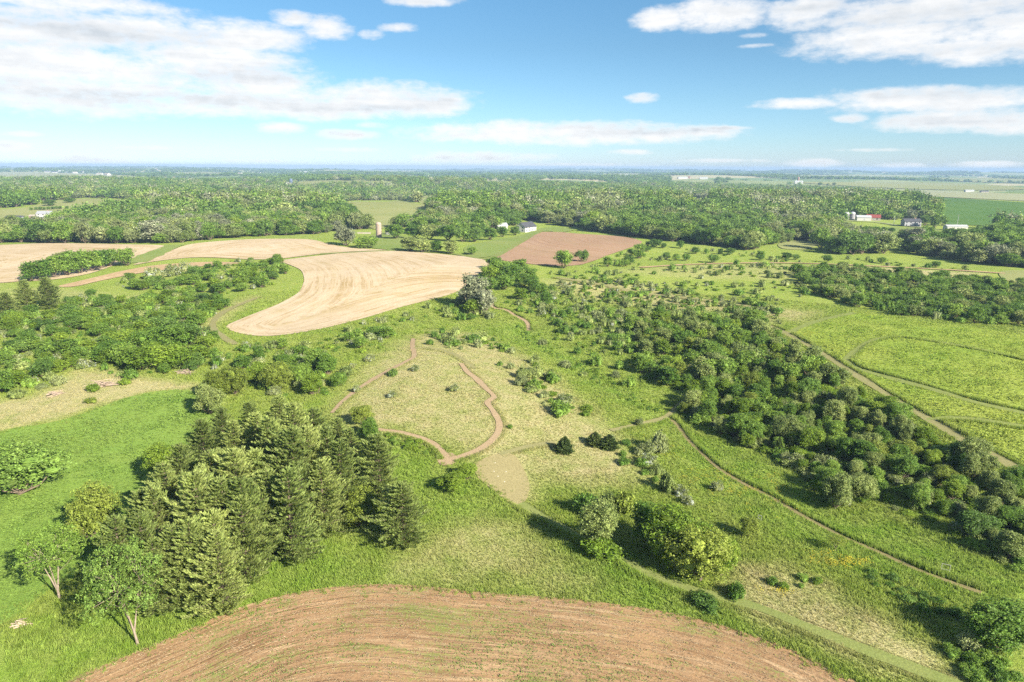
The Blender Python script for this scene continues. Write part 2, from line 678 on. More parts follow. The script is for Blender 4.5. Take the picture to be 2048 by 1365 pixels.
def crop_mat(name, a, b, freq=.5, bumpd=.2):
    m = Mat(name)
    P = m.pos()
    big = m.noise(P, .03, 5, .6)
    mid = m.noise(P, .3, 5, .65)
    fine = m.noise(P, 2.2, 5, .7)
    st = m.noise(P, freq, 3, .6, sc=(.12, 1.0, 1))
    c = m.mix(m.math('ADD', m.math('MULTIPLY_ADD', big, 2.0, -1.0), m.math('ADD', m.math('MULTIPLY', mid, .5), m.math('MULTIPLY', st, .5)), clamp=True), a, b)
    c = m.scale(c, m.range(fine, .28, .72, .72, 1.28))
    return m.surf(c, 1.0, m.bump(fine, .7, bumpd), spec=0.0)


def dirt_mat(name, a, b):
    m = Mat(name)
    P = m.pos()
    c = m.mix(m.noise(P, .5, 6, .7), a, b)
    f = m.noise(P, 3.5, 5, .7)
    return m.surf(m.scale(c, m.range(f, .3, .7, .75, 1.25)), 1.0, m.bump(f, .6, .12), spec=0.0)


M_GROUND = ground_mat()
M_GRASS = grass_mat()
M_SOIL = field_mat('soil_rows', (0.313, 0.202, 0.110), (0.248, 0.155, 0.085), (0.139, 0.080, 0.041), (0.426, 0.311, 0.187), 1.35, .06, .10, (0.154, 0.193, 0.051), .8, 3.0, .48, .65, .05)
M_STRAW = field_mat('straw_rows', (0.445, 0.363, 0.256), (0.418, 0.330, 0.216), (0.271, 0.194, 0.086), (0.503, 0.429, 0.332), .42, .035, .06, (0.285, 0.231, 0.090), .35, 1.2, .85, .5, .02)
M_PLOUGH = field_mat('ploughed_rows', (0.283, 0.184, 0.118), (0.316, 0.212, 0.141), (0.203, 0.122, 0.080), (0.377, 0.273, 0.189), .25, .03, .08, (0.189, 0.165, 0.071), .35, 1.0, .7, .6, .03)
M_SAND = field_mat('sandy_strip', (0.339, 0.235, 0.137), (0.377, 0.273, 0.165), (0.273, 0.212, 0.104), (0.434, 0.339, 0.226), .4, .03, .06, None, 0, 1.2)
M_ALFALFA = crop_mat('alfalfa_leaves', (0.132, 0.230, 0.041), (0.203, 0.273, 0.059), .35)
M_HAY = crop_mat('hay_meadow', (0.178, 0.267, 0.038), (0.261, 0.300, 0.064), .25)
M_PASTURE = crop_mat('pasture_grass', (0.190, 0.218, 0.081), (0.245, 0.250, 0.107), .1)
M_BEANS = crop_mat('bean_rows', (.058, .122, .030), (.090, .155, .040), .12)
M_PALE = crop_mat('pale_hay', (0.231, 0.255, 0.143), (0.287, 0.292, 0.171), .1)
M_LAWN = crop_mat('lawn_grass', (0.139, 0.199, 0.051), (0.194, 0.227, 0.074), .2)
M_DIRT = dirt_mat('trail_dirt', (0.269, 0.194, 0.118), (0.343, 0.265, 0.169))
M_MOWN = dirt_mat('mown_grass', (.185, .185, .080), (.245, .225, .110))
M_MOWNG = dirt_mat('mown_green_grass', (0.143, 0.190, 0.051), (0.204, 0.218, 0.079))
M_TRAIL = dirt_mat('trodden_grass', (.165, .145, .065), (.215, .185, .090))
M_PATCH = dirt_mat('mown_dry_grass', (.235, .205, .098), (.30, .26, .135))
M_GRAVEL = dirt_mat('drive_gravel', (0.213, 0.172, 0.139), (0.271, 0.230, 0.197))
M_BARK = plain('bark', (.16, .125, .095), .9, .35, 2.0, .1)
M_PALEBARK = plain('pale_bark', (.26, .21, .165), .9, .25, 2.0, .1)
M_DEAD = plain('dead_wood', (.36, .28, .22), .9, .25, 3.0, .1)
LEAF = {
    'green': leaf_mat('leaves_green', (0.126, 0.241, 0.035), (0.226, 0.314, 0.056), .42),
    'bright': leaf_mat('leaves_bright', (0.159, 0.264, 0.028), (0.238, 0.315, 0.043), .45),
    'dark': leaf_mat('leaves_dark', (0.098, 0.187, 0.034), (0.181, 0.269, 0.053), .36),
    'grey': leaf_mat('leaves_grey', (0.193, 0.262, 0.073), (0.287, 0.328, 0.108), .38),
    'yellow': leaf_mat('leaves_yellow', (0.195, 0.259, 0.040), (0.264, 0.315, 0.060), .42),
    'pale': leaf_mat('leaves_pale', (0.206, 0.258, 0.092), (0.288, 0.318, 0.134), 0.38, (0.313, 0.339, 0.280), .08),
    'silver': leaf_mat('leaves_silver', (0.237, 0.268, 0.150), (0.344, 0.355, 0.240), .34),
    'blossom': leaf_mat('leaves_blossom', (0.211, 0.265, 0.078), (0.317, 0.335, 0.123), 0.38, (0.399, 0.440, 0.400), .22),
    'needle': leaf_mat('needles', (0.230, 0.308, 0.079), (0.335, 0.381, 0.122), .48),
    'needle_dark': leaf_mat('needles_dark', (0.235, 0.317, 0.083), (0.342, 0.391, 0.119), .44),
    'cedar': leaf_mat('cedar_sprays', (0.073, 0.118, 0.029), (0.140, 0.168, 0.049), .25),
}


# ------------------------------------------------------------------ plants
def unit(v):
    return v / (np.linalg.norm(v, axis=-1, keepdims=True) + 1e-9)


def sphere_pts(n, rg):
    return unit(rg.normal(size=(n, 3)))


def leaf_cloud(g, lobes, n, size, rg, m=0, aspect=.62, spread=.55, bottom=-.75, per=13):
    """sprays of leaves over the outside of a set of ellipsoids, none deep inside another"""
    lob = np.array(lobes, float)                 # cx cy cz rx ry rz
    k = max(8, n // per)
    area = (lob[:, 3] * lob[:, 4] + lob[:, 3] * lob[:, 5] + lob[:, 4] * lob[:, 5])
    which = rg.choice(len(lob), k, p=area / area.sum())
    d = sphere_pts(k, rg)
    d[:, 2] = np.where(d[:, 2] < bottom, -d[:, 2], d[:, 2])
    c = lob[which, :3] + d * lob[which, 3:] * (rg.uniform(.62, 1.20, (k, 1)))
    keep = np.ones(k, bool)
    for i, l in enumerate(lob):
        q = (((c - l[:3]) / l[3:]) ** 2).sum(1)
        keep &= (q > .55) | (which == i)
    c, d = c[keep], unit(d[keep] + .45 * rg.normal(size=(int(keep.sum()), 3)) + np.array([0, 0, .25]))
    k = len(c)
    rad = size * rg.uniform(.8, 2.0, (k, 1, 1))
    off = rg.normal(size=(k, per, 3)) * rad * .62
    off -= d[:, None] * (off * d[:, None]).sum(2, keepdims=True) * .55       # flattened sprays
    cc = (c[:, None] + off).reshape(-1, 3)
    dd = np.repeat(d, per, 0)
    nrm = unit(dd + spread * rg.normal(size=dd.shape))
    t = unit(np.cross(nrm, rg.normal(size=dd.shape)))
    b = np.cross(nrm, t)
    s = size * rg.uniform(.6, 1.35, (len(cc), 1))
    g.cards(cc, t * s * .5, b * s * .5 * aspect, m)
    return g


def core(g, lobes, m=0, k=.50):
    """leafy inner mass of each lobe: an 8 x 5 ring hull"""
    for l in lobes:
        v, f = [], []
        rings = [-.8, -.35, .15, .6, .9]
        for z in rings:
            r = math.sqrt(max(0, 1 - z * z))
            for i in range(8):
                a = i * math.pi / 4 + z
                v.append((l[0] + k * l[3] * r * math.cos(a), l[1] + k * l[4] * r * math.sin(a), l[2] + k * l[5] * z))
        for j in range(4):
            for i in range(8):
                i2 = (i + 1) % 8
                f.append((j * 8 + i, j * 8 + i2, (j + 1) * 8 + i2, (j + 1) * 8 + i))
        f.append((32, 33, 34, 35))
        f.append((32, 35, 36, 39))
        f.append((36, 37, 38, 39))
        g.add(v, f, m)


def crown_lobes(rg, rad, z0, z1, n, shape):
    out = []
    zc, hz = (z0 + z1) / 2, (z1 - z0) / 2
    k = 0
    for i in range(n):
        t = (i + .5) / n
        zz = -.75 + 1.55 * t
        a = i * 2.39996 + rg.uniform(-.4, .4)
        rr = math.sqrt(max(.05, 1 - min(zz, .95) ** 2)) * {'round': .62, 'tall': .5, 'wide': .68, 'open': .7}[shape] * rg.uniform(.65, 1.3)
        s = rg.uniform(.17, .48) * (1.0 if shape != 'open' else .72)
        out.append((rad * rr * math.cos(a), rad * rr * math.sin(a), zc + hz * zz * .72, rad * s, rad * s, min(rad * s * .85, hz * .5)))
    out.append((0, 0, zc, rad * .55, rad * .55, hz * .62))
    return out


def make_broadleaf(seed, H, rad, z0, nl, n, leaf, shape='round', fork=False):
    """returns crown geometry and trunk geometry of a tree H tall"""
    rg = np.random.default_rng(seed)
    lobes = crown_lobes(rg, rad, z0, H, nl, shape)
    cr, tr = Geo(), Geo()
    if fork:
        lobes = lobes[:-1]
    else:
        core(cr, lobes)
    leaf_cloud(cr, lobes, n, leaf, rg, per=13 if n > 1000 else 5)
    tr_r = (H * .022 + .04) * (.52 if fork else 1)
    top = z0 + (H - z0) * .55
    lean = rg.uniform(-.06, .06, 2) * H
    zf = z0 * .9 if not fork else z0 * .45
    base = [(0, 0, -.6), (lean[0] * .2, lean[1] * .2, zf * .5), (lean[0] * .5, lean[1] * .5, zf)]
    tr.tube(base, [tr_r * 1.35, tr_r, tr_r * .85], 8)
    order = list(range(len(lobes)))
    if fork:
        p0 = np.array(base[-1])
        a0 = rg.uniform(0, 6.28)
        tips = []
        for q in range(3):
            a = a0 + q * 2.2 + rg.uniform(-.3, .3)
            sp_ = rad * (.42 if q < 2 else .25)
            k1 = p0 + np.array([math.cos(a) * sp_ * .45, math.sin(a) * sp_ * .45, H * .20])
            k2 = p0 + np.array([math.cos(a) * sp_, math.sin(a) * sp_, H * .46])
            tr.tube([p0 - np.array([0, 0, .2]), k1, k2], [tr_r * .72, tr_r * .5, tr_r * .26], 6)
            tips += [k1, k2]
        for l in lobes:
            p2 = np.array(l[:3])
            t_ = min(tips, key=lambda q_: np.linalg.norm(q_ - p2) + max(0, q_[2] - p2[2]) * 2)
            tr.tube([t_, t_ * .5 + p2 * .5 + rg.normal(size=3) * .25, p2], [tr_r * .22, tr_r * .13, .02], 4)
        order = []
    for i in order[:9]:
        l = lobes[i]
        p0 = np.array(base[-1])
        p2 = np.array(l[:3])
        mid = p0 * .45 + p2 * .55 + np.array([0, 0, -.08 * H]) + rg.normal(size=3) * .03 * H
        tr.tube([p0, mid, p2], [tr_r * .62, tr_r * .38, tr_r * .12], 5)
    return cr, tr


def make_pine(seed, H, rad, leaf=1.0, dens=1.0):
    rg = np.random.default_rng(seed)
    cr, tr = Geo(), Geo()
    bend = rg.uniform(-.02, .02, 2) * H
    tz = np.linspace(-.6, H * .985, 7)
    tr.tube([(bend[0] * (z / H) ** 2, bend[1] * (z / H) ** 2, z) for z in tz], np.linspace(H * .018, .03, 7), 7)
    C, U, W = [], [], []
    ph = rg.uniform(0, 6.28, 3)
    z = H * .05
    while z < H * .97:
        t = z / H
        nb = int(rg.integers(5, 8))
        a0 = rg.uniform(0, 6.28)
        prof = min(1.0, 1.2 * (1 - t) ** .55) * min(1.0, .72 + t * 2.0) * (.86 + .28 * rg.random())
        for k in range(nb):
            a = a0 + k * 2 * math.pi / nb + rg.uniform(-.3, .3)
            Lb = rad * prof * rg.uniform(.55, 1.28) * (1 + .22 * math.sin(a + ph[0]) + .15 * math.sin(2 * a + ph[1] + z * .8)) + .25
            rise = rg.uniform(.02, .16) + .35 * t
            dr = np.array([math.cos(a), math.sin(a), 0])
            sd = np.array([-math.sin(a), math.cos(a), 0])
            pts = [np.array([bend[0] * t * t, bend[1] * t * t, z]) + dr * Lb * s + np.array([0, 0, Lb * (rise * s - .22 * s * (1 - s))]) for s in (0, .5, 1)]
            if t < .85:
                tr.tube(pts, [.055 * (1 - t) + .02, .03, .01], 3)
            ns = max(3, int(Lb / .42 * dens))
            for j in range(ns):
                s = .28 + .76 * (j + rg.uniform(0, .6)) / ns
                base = pts[0] + dr * Lb * s + np.array([0, 0, Lb * (rise * s - .22 * s * (1 - s))])
                wdt = Lb * .42 * (1.05 - s) + .12
                for q in range(9):
                    off = sd * rg.uniform(-1, 1) * wdt
                    c = base + off + np.array([0, 0, rg.uniform(-.1, .15)])
                    u = unit(dr * rg.uniform(.5, 1.0) + sd * (np.sign(off @ sd) * .45 + rg.normal() * .3) + np.array([0, 0, rg.uniform(.35, 1.35)]))
                    w = unit(np.cross(u, rg.normal(size=3)))
                    ln = leaf * rg.uniform(.18, .40)
                    C.append(c)
                    U.append(u * ln)
                    W.append(w * leaf * rg.uniform(.055, .105))
        z += rg.uniform(.42, .66) / dens
    for q in range(14):
        u = unit(np.array([rg.normal() * .35, rg.normal() * .35, 1.0]))
        C.append(np.array([bend[0], bend[1], H * .97]) + u * .25)
        U.append(u * .4)
        W.append(unit(np.cross(u, rg.normal(size=3))) * .09)
    cr.cards(np.array(C), np.array(U), np.array(W))
    return cr, tr


def make_cedar(seed, H, rad, n):
    rg = np.random.default_rng(seed)
    cr, tr = Geo(), Geo()
    t = rg.uniform(0, 1, n) ** 1.25
    a = rg.uniform(0, 6.283, n)
    prof = np.minimum(1, (1 - t) * 1.5) ** .75 * (1 + .18 * np.sin(a * 5 + t * 17)) * (1 + .12 * np.sin(a * 3 - t * 29))
    r = rad * prof * rg.uniform(.6, 1.05, n)
    c = np.stack([r * np.cos(a), r * np.sin(a), .1 + t * H], 1)
    u = unit(np.stack([np.cos(a) * .6, np.sin(a) * .6, np.full(n, .75)], 1) + .35 * rg.normal(size=(n, 3)))
    w = unit(np.cross(u, rg.normal(size=(n, 3))))
    s = rg.uniform(.18, .34, (n, 1)) * (H / 4) ** .5
    cr.cards(c, u * s, w * s * .42)
    core(cr, [(0, 0, H * .3, rad * .85, rad * .85, H * .34), (0, 0, H * .6, rad * .5, rad * .5, H * .3)], k=.8)
    tr.tube([(0, 0, -.4), (0, 0, H * .5), (0, 0, H * .9)], [.12, .08, .02], 6)
    return cr, tr


def make_shrub(seed, H, rad, nl, n, leaf):
    rg = np.random.default_rng(seed)
    cr, tr = Geo(), Geo()
    lobes = []
    for i in range(nl):
        a = i * 2.4 + rg.uniform(-.5, .5)
        q = math.sqrt((i + .3) / nl) * .68
        s = rg.uniform(.32, .52)
        hz = H * (1 - .55 * q * q) * rg.uniform(.75, 1.05)
        lobes.append((rad * q * math.cos(a), rad * q * math.sin(a), hz * .5, rad * s, rad * s, hz * .52))
    core(cr, lobes, k=.74)
    leaf_cloud(cr, lobes, n, leaf, rg, bottom=-.45)
    for i in range(min(6, nl)):
        l = lobes[i]
        tr.tube([(l[0] * .15, l[1] * .15, -.2), (l[0] * .6, l[1] * .6, l[2] * .7), (l[0], l[1], l[2] * 1.3)], [.06, .04, .015], 4)
    return cr, tr


# archetypes: key -> list of (crown mesh, trunk mesh, joined mesh, height, radius)
PLANT = {}


def reg(key):
    bark = M_PALEBARK if key == 'open' else M_BARK
    out = []
    for cr, tr, H, rad in geos(key):
        cm = cr.mesh('crown', [LEAF['green']])
        tm = tr.mesh('trunk', [bark], True)
        out.append([cm, tm, (cr, tr, bark), None, H, rad])
    PLANT[key] = out


def tone_on(o, tone):
    o.material_slots[0].link = 'OBJECT'
    o.material_slots[0].material = LEAF[tone]
    return o


def joined(key, tone, var):
    e = plants(key)[var]
    if e[3] is None:
        cr, tr, bark = e[2]
        e[3] = Geo().join(cr, 0).join(tr, 1).mesh('plant', [LEAF['green'], bark])
    return tone_on(bpy.data.objects.new('x', e[3]), tone)


_geo = {}


def geos(key):
    if key in _geo:
        return _geo[key]
    if key == 'big':
        g = [(*make_broadleaf(11 + i, 12, r, z0, nl, 15000, .36, sh), 12, r) for i, (r, z0, nl, sh) in
             enumerate([(4.6, .4, 26, 'round'), (3.9, .4, 24, 'tall'), (5.4, .6, 30, 'wide'), (4.8, .3, 15, 'round'), (3.6, .4, 16, 'tall'), (4.4, .2, 12, 'open')])]
    elif key == 'mid':
        g = [(*make_broadleaf(31 + i, 12, r, z0, nl, 4200, .62, sh), 12, r) for i, (r, z0, nl, sh) in
             enumerate([(4.6, .3, 18, 'round'), (3.8, .3, 16, 'tall'), (5.5, .4, 22, 'wide'), (4.2, .4, 12, 'round'), (4.4, .3, 10, 'open')])]
    elif key == 'far':
        g = [(*make_broadleaf(51 + i, 12, r, z0, nl, 420, 1.7, sh), 12, r) for i, (r, z0, nl, sh) in
             enumerate([(5.2, .6, 9, 'round'), (4.4, .6, 8, 'tall'), (6.0, .8, 11, 'wide')])]
    elif key == 'open':
        g = [(*make_broadleaf(71 + i, 12, r, 4.0, 40, 13000, .20, 'open', True), 12, r) for i, r in enumerate([4.6, 4.0])]
    elif key == 'pine':
        g = [(*make_pine(91 + i, 15, r, 1.15, 1.15), 15, r) for i, r in enumerate([4.3, 3.7, 4.9, 4.0, 3.4, 4.5])]
    elif key == 'farpine':
        g = [(*make_pine(96 + i, 15, r, 2.0, .5), 15, r) for i, r in enumerate([3.5, 3.1])]
    elif key == 'cedar':
        g = [(*make_cedar(101 + i, 4, r, 2600), 4, r) for i, r in enumerate([1.5, 1.75])]
    elif key == 'shrub':
        g = [(*make_shrub(111 + i, h, r, nl, 2400, .30), h, r) for i, (h, r, nl) in enumerate([(2.6, 1.9, 9), (2.2, 2.2, 12), (3.2, 1.8, 8), (1.8, 1.7, 8)])]
    elif key == 'lowshrub':
        g = [(*make_shrub(131 + i, h, r, nl, 620, .45), h, r) for i, (h, r, nl) in enumerate([(2.6, 1.9, 7), (2.0, 2.2, 9), (3.0, 1.8, 7)])]
    _geo[key] = g
    return g


def plants(key):
    if key not in PLANT:
        reg(key)
    return PLANT[key]


WANT = []      # every plant of the scene: dict(kind, key, tone, var, loc, s, sz, rot, label, cat, group, px size)


def plant(kind, key, tone, loc, height, width=None, label=None, cat=None, group=None, var=None, rot=None, zone=None, look=None):
    arch = geos(key)
    v = rnd.randrange(len(arch)) if var is None else var % len(arch)
    H, rad = arch[v][2], arch[v][3]
    sz = height / H
    sx = sz if width is None else width / (2 * rad)
    WANT.append(dict(kind=kind, key=key, tone=tone, var=v, loc=np.array(loc), sx=sx, sz=sz,
                     rot=rnd.uniform(0, 6.283) if rot is None else rot, label=label, cat=cat, group=group, zone=zone, look=look, h=height, w=2 * rad * sx))


def scatter(name, pts, sx, sz, rot, idx, objs, extra=None):
    """one object that sets plants or tufts out over points, for what nobody could count"""
    me = bpy.data.meshes.new(name)
    me.vertices.add(len(pts))
    me.vertices.foreach_set('co', np.asarray(pts, np.float32).ravel())
    fattr(me, 'sx', sx)
    fattr(me, 'sz', sz)
    fattr(me, 'rz', rot)
    for k, v in (extra or {}).items():
        fattr(me, k, v)
    a = me.attributes.new('ix', 'INT', 'POINT')
    a.data.foreach_set('value', np.asarray(idx, np.int32))
    o = link(name, me)
    o['kind'] = 'stuff'
    coll = bpy.data.collections.new(name + '_kinds')
    for i, src in enumerate(objs):
        src.name = 'kind_%03d_%s' % (i, name)
        coll.objects.link(src)
    ng = bpy.data.node_groups.new(name, 'GeometryNodeTree')
    ng.interface.new_socket('Geometry', in_out='INPUT', socket_type='NodeSocketGeometry')
    ng.interface.new_socket('Geometry', in_out='OUTPUT', socket_type='NodeSocketGeometry')
    gi, go = N(ng, 'NodeGroupInput'), N(ng, 'NodeGroupOutput')
    ci = N(ng, 'GeometryNodeCollectionInfo')
    ci.inputs[0].default_value = coll
    ci.inputs['Separate Children'].default_value = True
    ci.inputs['Reset Children'].default_value = True
    iop = N(ng, 'GeometryNodeInstanceOnPoints')
    iop.inputs['Pick Instance'].default_value = True

    def na(nm, ty):
        n = N(ng, 'GeometryNodeInputNamedAttribute', data_type=ty)
        n.inputs[0].default_value = nm
        return n.outputs[0]
    cs, crr = N(ng, 'ShaderNodeCombineXYZ'), N(ng, 'ShaderNodeCombineXYZ')
    sxa = na('sx', 'FLOAT')
    ng.links.new(sxa, cs.inputs[0])
    ng.links.new(sxa, cs.inputs[1])
    ng.links.new(na('sz', 'FLOAT'), cs.inputs[2])
    ng.links.new(na('rz', 'FLOAT'), crr.inputs[2])
    e2r = N(ng, 'FunctionNodeEulerToRotation')
    ng.links.new(crr.outputs[0], e2r.inputs[0])
    ng.links.new(gi.outputs[0], iop.inputs['Points'])
    ng.links.new(ci.outputs[0], iop.inputs['Instance'])
    ng.links.new(na('ix', 'INT'), iop.inputs['Instance Index'])
    ng.links.new(e2r.outputs[0], iop.inputs['Rotation'])
    ng.links.new(cs.outputs[0], iop.inputs['Scale'])
    ng.links.new(iop.outputs[0], go.inputs[0])
    md = o.modifiers.new('scatter', 'NODES')
    md.node_group = ng
    return o


# ------------------------------------------------------------------ the ground sheet
DRY = [  # soft patches of dry grass: outline in the photograph, softness in metres, weight
    ([(690, 850), (665, 825), (720, 745), (790, 690), (860, 662), (960, 668), (1060, 720), (1150, 790), (1215, 850), (1290, 935), (1290, 965), (1180, 975), (1080, 960), (1060, 1000), (960, 930), (860, 880), (760, 862)], 6, .82),
    ([(0, 800), (60, 795), (150, 742), (230, 742), (300, 757), (400, 770), (380, 782), (300, 784), (200, 812), (100, 845), (0, 862), (-200, 880), (-200, 800)], 3, .95),
    ([(800, 1090), (930, 1030), (1040, 1045), (1130, 1110), (1200, 1165), (1150, 1185), (950, 1170), (780, 1160)], 5, .55),
    ([(1470, 1130), (1560, 1130), (1640, 1165), (1780, 1245), (1900, 1335), (2000, 1400), (1750, 1340), (1500, 1235), (1440, 1195)], 3, .85),
    ([(1090, 560), (1200, 555), (1350, 585), (1500, 610), (1640, 625), (1600, 645), (1400, 625), (1250, 610), (1150, 595)], 8, .85),
    ([(1200, 545), (1350, 530), (1560, 527), (1700, 537), (1600, 560), (1400, 560)], 10, .5),
    ([(1600, 533), (1720, 533), (1980, 547), (1900, 560), (1680, 552)], 6, 1.0),
    ([(400, 640), (470, 600), (520, 590), (440, 650), (420, 672), (400, 660)], 4, .6),
    ([(1500, 620), (1570, 640), (1540, 660), (1480, 640)], 5, .6),
    ([(0, 575), (120, 575), (250, 590), (400, 590), (330, 600), (150, 600), (0, 600)], 6, .5),
    ([(560, 690), (640, 680), (760, 650), (860, 640), (800, 665), (700, 690)], 6, .25),
]
LUSH = [
    ([(0, 1290), (200, 1230), (420, 1130), (560, 1060), (700, 1090), (800, 1150), (700, 1175), (560, 1195), (350, 1270), (130, 1365), (-200, 1450)], 4, .8),
    ([(1040, 650), (1100, 690), (1180, 740), (1260, 800), (1340, 850), (1290, 830), (1200, 780), (1090, 710), (1000, 660)], 5, .9),
    ([(1350, 860), (1450, 930), (1650, 1050), (1900, 1160), (2048, 1200), (2100, 1300), (1950, 1200), (1750, 1150), (1560, 1060), (1400, 960)], 6, .8),
    ([(1130, 1090), (1250, 1120), (1380, 1200), (1500, 1260), (1400, 1230), (1230, 1200), (1150, 1160)], 4, .9),
    ([(780, 900), (870, 930), (940, 960), (1000, 1020), (900, 1060), (800, 1010)], 5, .7),
    ([(1400, 880), (1600, 960), (1660, 1030), (1800, 1060), (2048, 1170), (2048, 1200), (1700, 1080), (1480, 960)], 4, .8),
    ([(1100, 620), (1300, 650), (1250, 700), (1150, 660)], 8, .4),
]


def world_poly(pts, n=1):
    return [tuple(at(*p)) for p in pts]


def soft_poly(x, y, polys):
    out = np.zeros(x.shape)
    for P, soft, wgt in polys:
        W = [p[:2] for p in P]
        xs, ys = [p[0] for p in W], [p[1] for p in W]
        sel = (x > min(xs) - 3 * soft) & (x < max(xs) + 3 * soft) & (y > min(ys) - 3 * soft) & (y < max(ys) + 3 * soft)
        if not sel.any():
            continue
        d = seg_dist(x[sel], y[sel], W, True)
        s = np.where(inside(x[sel], y[sel], W), d, -d)
        out[sel] = np.maximum(out[sel], wgt * np.clip(.5 + s / (2 * soft), 0, 1))
    return out


DRY_W = [(world_poly(p), s, w) for p, s, w in DRY]
LUSH_W = [(world_poly(p), s, w) for p, s, w in LUSH]


def build_ground():
    a_front = np.radians(np.arange(-46, 46.01, .34))
    a_rest = np.radians(np.linspace(46, 314, 54)[1:-1])
    ang = np.concatenate([a_front, a_rest])
    rad = np.concatenate([[4.0, 12, 22, 32], np.geomspace(40, 15500, 400)])
    A, Rr = np.meshgrid(ang, rad)
    x, y = (Rr * np.sin(A)).ravel(), (Rr * np.cos(A)).ravel()
    z = hgt(x, y)
    n = len(ang)
    i, j = np.meshgrid(np.arange(n), np.arange(len(rad) - 1))
    i2 = (i + 1) % n
    f = np.stack([j * n + i, (j + 1) * n + i, (j + 1) * n + i2, j * n + i2], -1).reshape(-1, 4)[:, ::-1]
    g = Geo()
    v = np.stack([x, y, z], 1)
    g.add(v, f)
    c = len(v)
    g.add([(0, 0, float(hgt(0, 0)))], np.zeros((0, 3)))
    me = g.mesh('ground', [M_GROUND], True)
    d = np.hypot(x, y)
    fattr(me, 'dry', np.maximum(soft_poly(x, y, DRY_W), .12))
    fattr(me, 'lush', soft_poly(x, y, LUSH_W))
    fattr(me, 'far', np.clip((d - 1500) / 700, 0, 1))
    o = link('ground', me)
    o['kind'] = 'structure'


build_ground()
FIELD_NAMES = []
FIELD_POLYS = []        # world outlines of sheets, where no tufts grow


def sheet(name, px, mat, step, lift=.06, edge=None, sm=4, label=None):
    """a field, lawn or clearing draped over the ground"""
    W = smooth(px, sm, True)
    P = [at(*p) for p in W]
    P2 = [Vector((p[0], p[1])) for p in P]
    xs, ys = [p[0] for p in P], [p[1] for p in P]
    gx, gy = np.meshgrid(np.arange(min(xs), max(xs), step), np.arange(min(ys), max(ys), step))
    gx = gx.ravel() + NR.uniform(-.15, .15, gx.size) * step
    gy = gy.ravel() + NR.uniform(-.15, .15, gy.size) * step
    W2 = [(p[0], p[1]) for p in P]
    keep = inside(gx, gy, W2) & (seg_dist(gx, gy, W2, True) > step * .35)
    gx, gy = gx[keep], gy[keep]
    vin = P2 + [Vector((a, b)) for a, b in zip(gx, gy)]
    res = delaunay_2d_cdt(vin, [], [list(range(len(P2)))], 1, 1e-4)
    vv = np.array([(v.x, v.y) for v in res[0]])
    tri = np.array([f for f in res[2] if len(f) == 3])
    z = hgt(vv[:, 0], vv[:, 1]) + lift + np.hypot(vv[:, 0], vv[:, 1]) * .0005
    v3 = np.column_stack([vv, z])
    a, b, c = v3[tri[:, 0]], v3[tri[:, 1]], v3[tri[:, 2]]
    fl = np.cross(b - a, c - a)[:, 2] < 0
    tri[fl] = tri[fl][:, ::-1]
    me = Geo().add(v3, tri).mesh(name, [mat], True)
    E = W2 if edge is None else [tuple(at(*p)[:2]) for p in smooth(edge, 5)]
    fattr(me, 'row', seg_dist(vv[:, 0], vv[:, 1], E, edge is None))
    fattr(me, 'along', seg_along(vv[:, 0], vv[:, 1], E + E[:1] if edge is None else E))
    o = link(name, me)
    o['kind'] = 'structure'
    FIELD_NAMES.append(name)
    FIELD_POLYS.append(W2)
    return o


NEAR_FIELD = [(130, 1365), (205, 1333), (290, 1298), (370, 1264), (440, 1232), (520, 1203), (600, 1185), (680, 1174), (760, 1170), (840, 1173), (920, 1181),
              (1000, 1188), (1080, 1194), (1160, 1201), (1240, 1211), (1320, 1223), (1385, 1237), (1440, 1251), (1500, 1270), (1560, 1291), (1620, 1318), (1680, 1350), (1740, 1385)]
sheet('ploughed_field', NEAR_FIELD + [(1800, 1500), (1500, 1750), (1024, 1800), (500, 1750), (-100, 1520), (0, 1430)], M_SOIL, 1.6, .05, NEAR_FIELD, 3)
STRAW = [(452, 655), (480, 668), (520, 673), (565, 671), (620, 663), (680, 650), (740, 634), (800, 616), (850, 603), (900, 590), (935, 572), (955, 550), (988, 531),
         (975, 523), (950, 517), (900, 511), (840, 506), (770, 503), (700, 506), (640, 512), (590, 518), (562, 523), (580, 531), (601, 541), (608, 556), (606, 570), (598, 585), (580, 597), (555, 610), (520, 624), (480, 640)]
sheet('straw_field', STRAW, M_STRAW, 4.5, .06, [(562, 523), (580, 531), (601, 541), (608, 556), (606, 570), (598, 585), (580, 597), (555, 610), (520, 624), (480, 640), (452, 655), (480, 668), (520, 673), (565, 671), (620, 663), (680, 650), (740, 634), (800, 616), (850, 603), (900, 590)])
sheet('straw_field', [(266, 531), (300, 519), (340, 503), (375, 491), (410, 486), (460, 482), (520, 479), (600, 479), (632, 482), (662, 490), (705, 497), (772, 501), (735, 503), (690, 505), (640, 509), (590, 515), (555, 519), (500, 520), (460, 518), (420, 516), (370, 517), (310, 524)], M_STRAW, 6)
sheet('straw_field', [(0, 491), (80, 488), (150, 488), (250, 490), (332, 493), (300, 505), (265, 518), (235, 529), (180, 548), (110, 560), (40, 564), (0, 567), (-160, 575), (-300, 560), (-200, 495)], M_STRAW, 7)
sheet('sandy_field', [(115, 574), (160, 563), (210, 551), (240, 544), (300, 533), (370, 527), (430, 525), (478, 527), (455, 531), (400, 534), (330, 541), (270, 549), (200, 563), (150, 574)], M_SAND, 6)
sheet('ploughed_field', [(1085, 465), (1150, 468), (1200, 471), (1250, 475), (1284, 484), (1270, 493), (1220, 510), (1165, 530), (1110, 533), (1050, 528), (1000, 521), (984, 515), (1000, 506), (1040, 487)], M_PLOUGH, 6, edge=[(1085, 465), (1150, 468), (1200, 471), (1250, 475), (1284, 484)], sm=2)
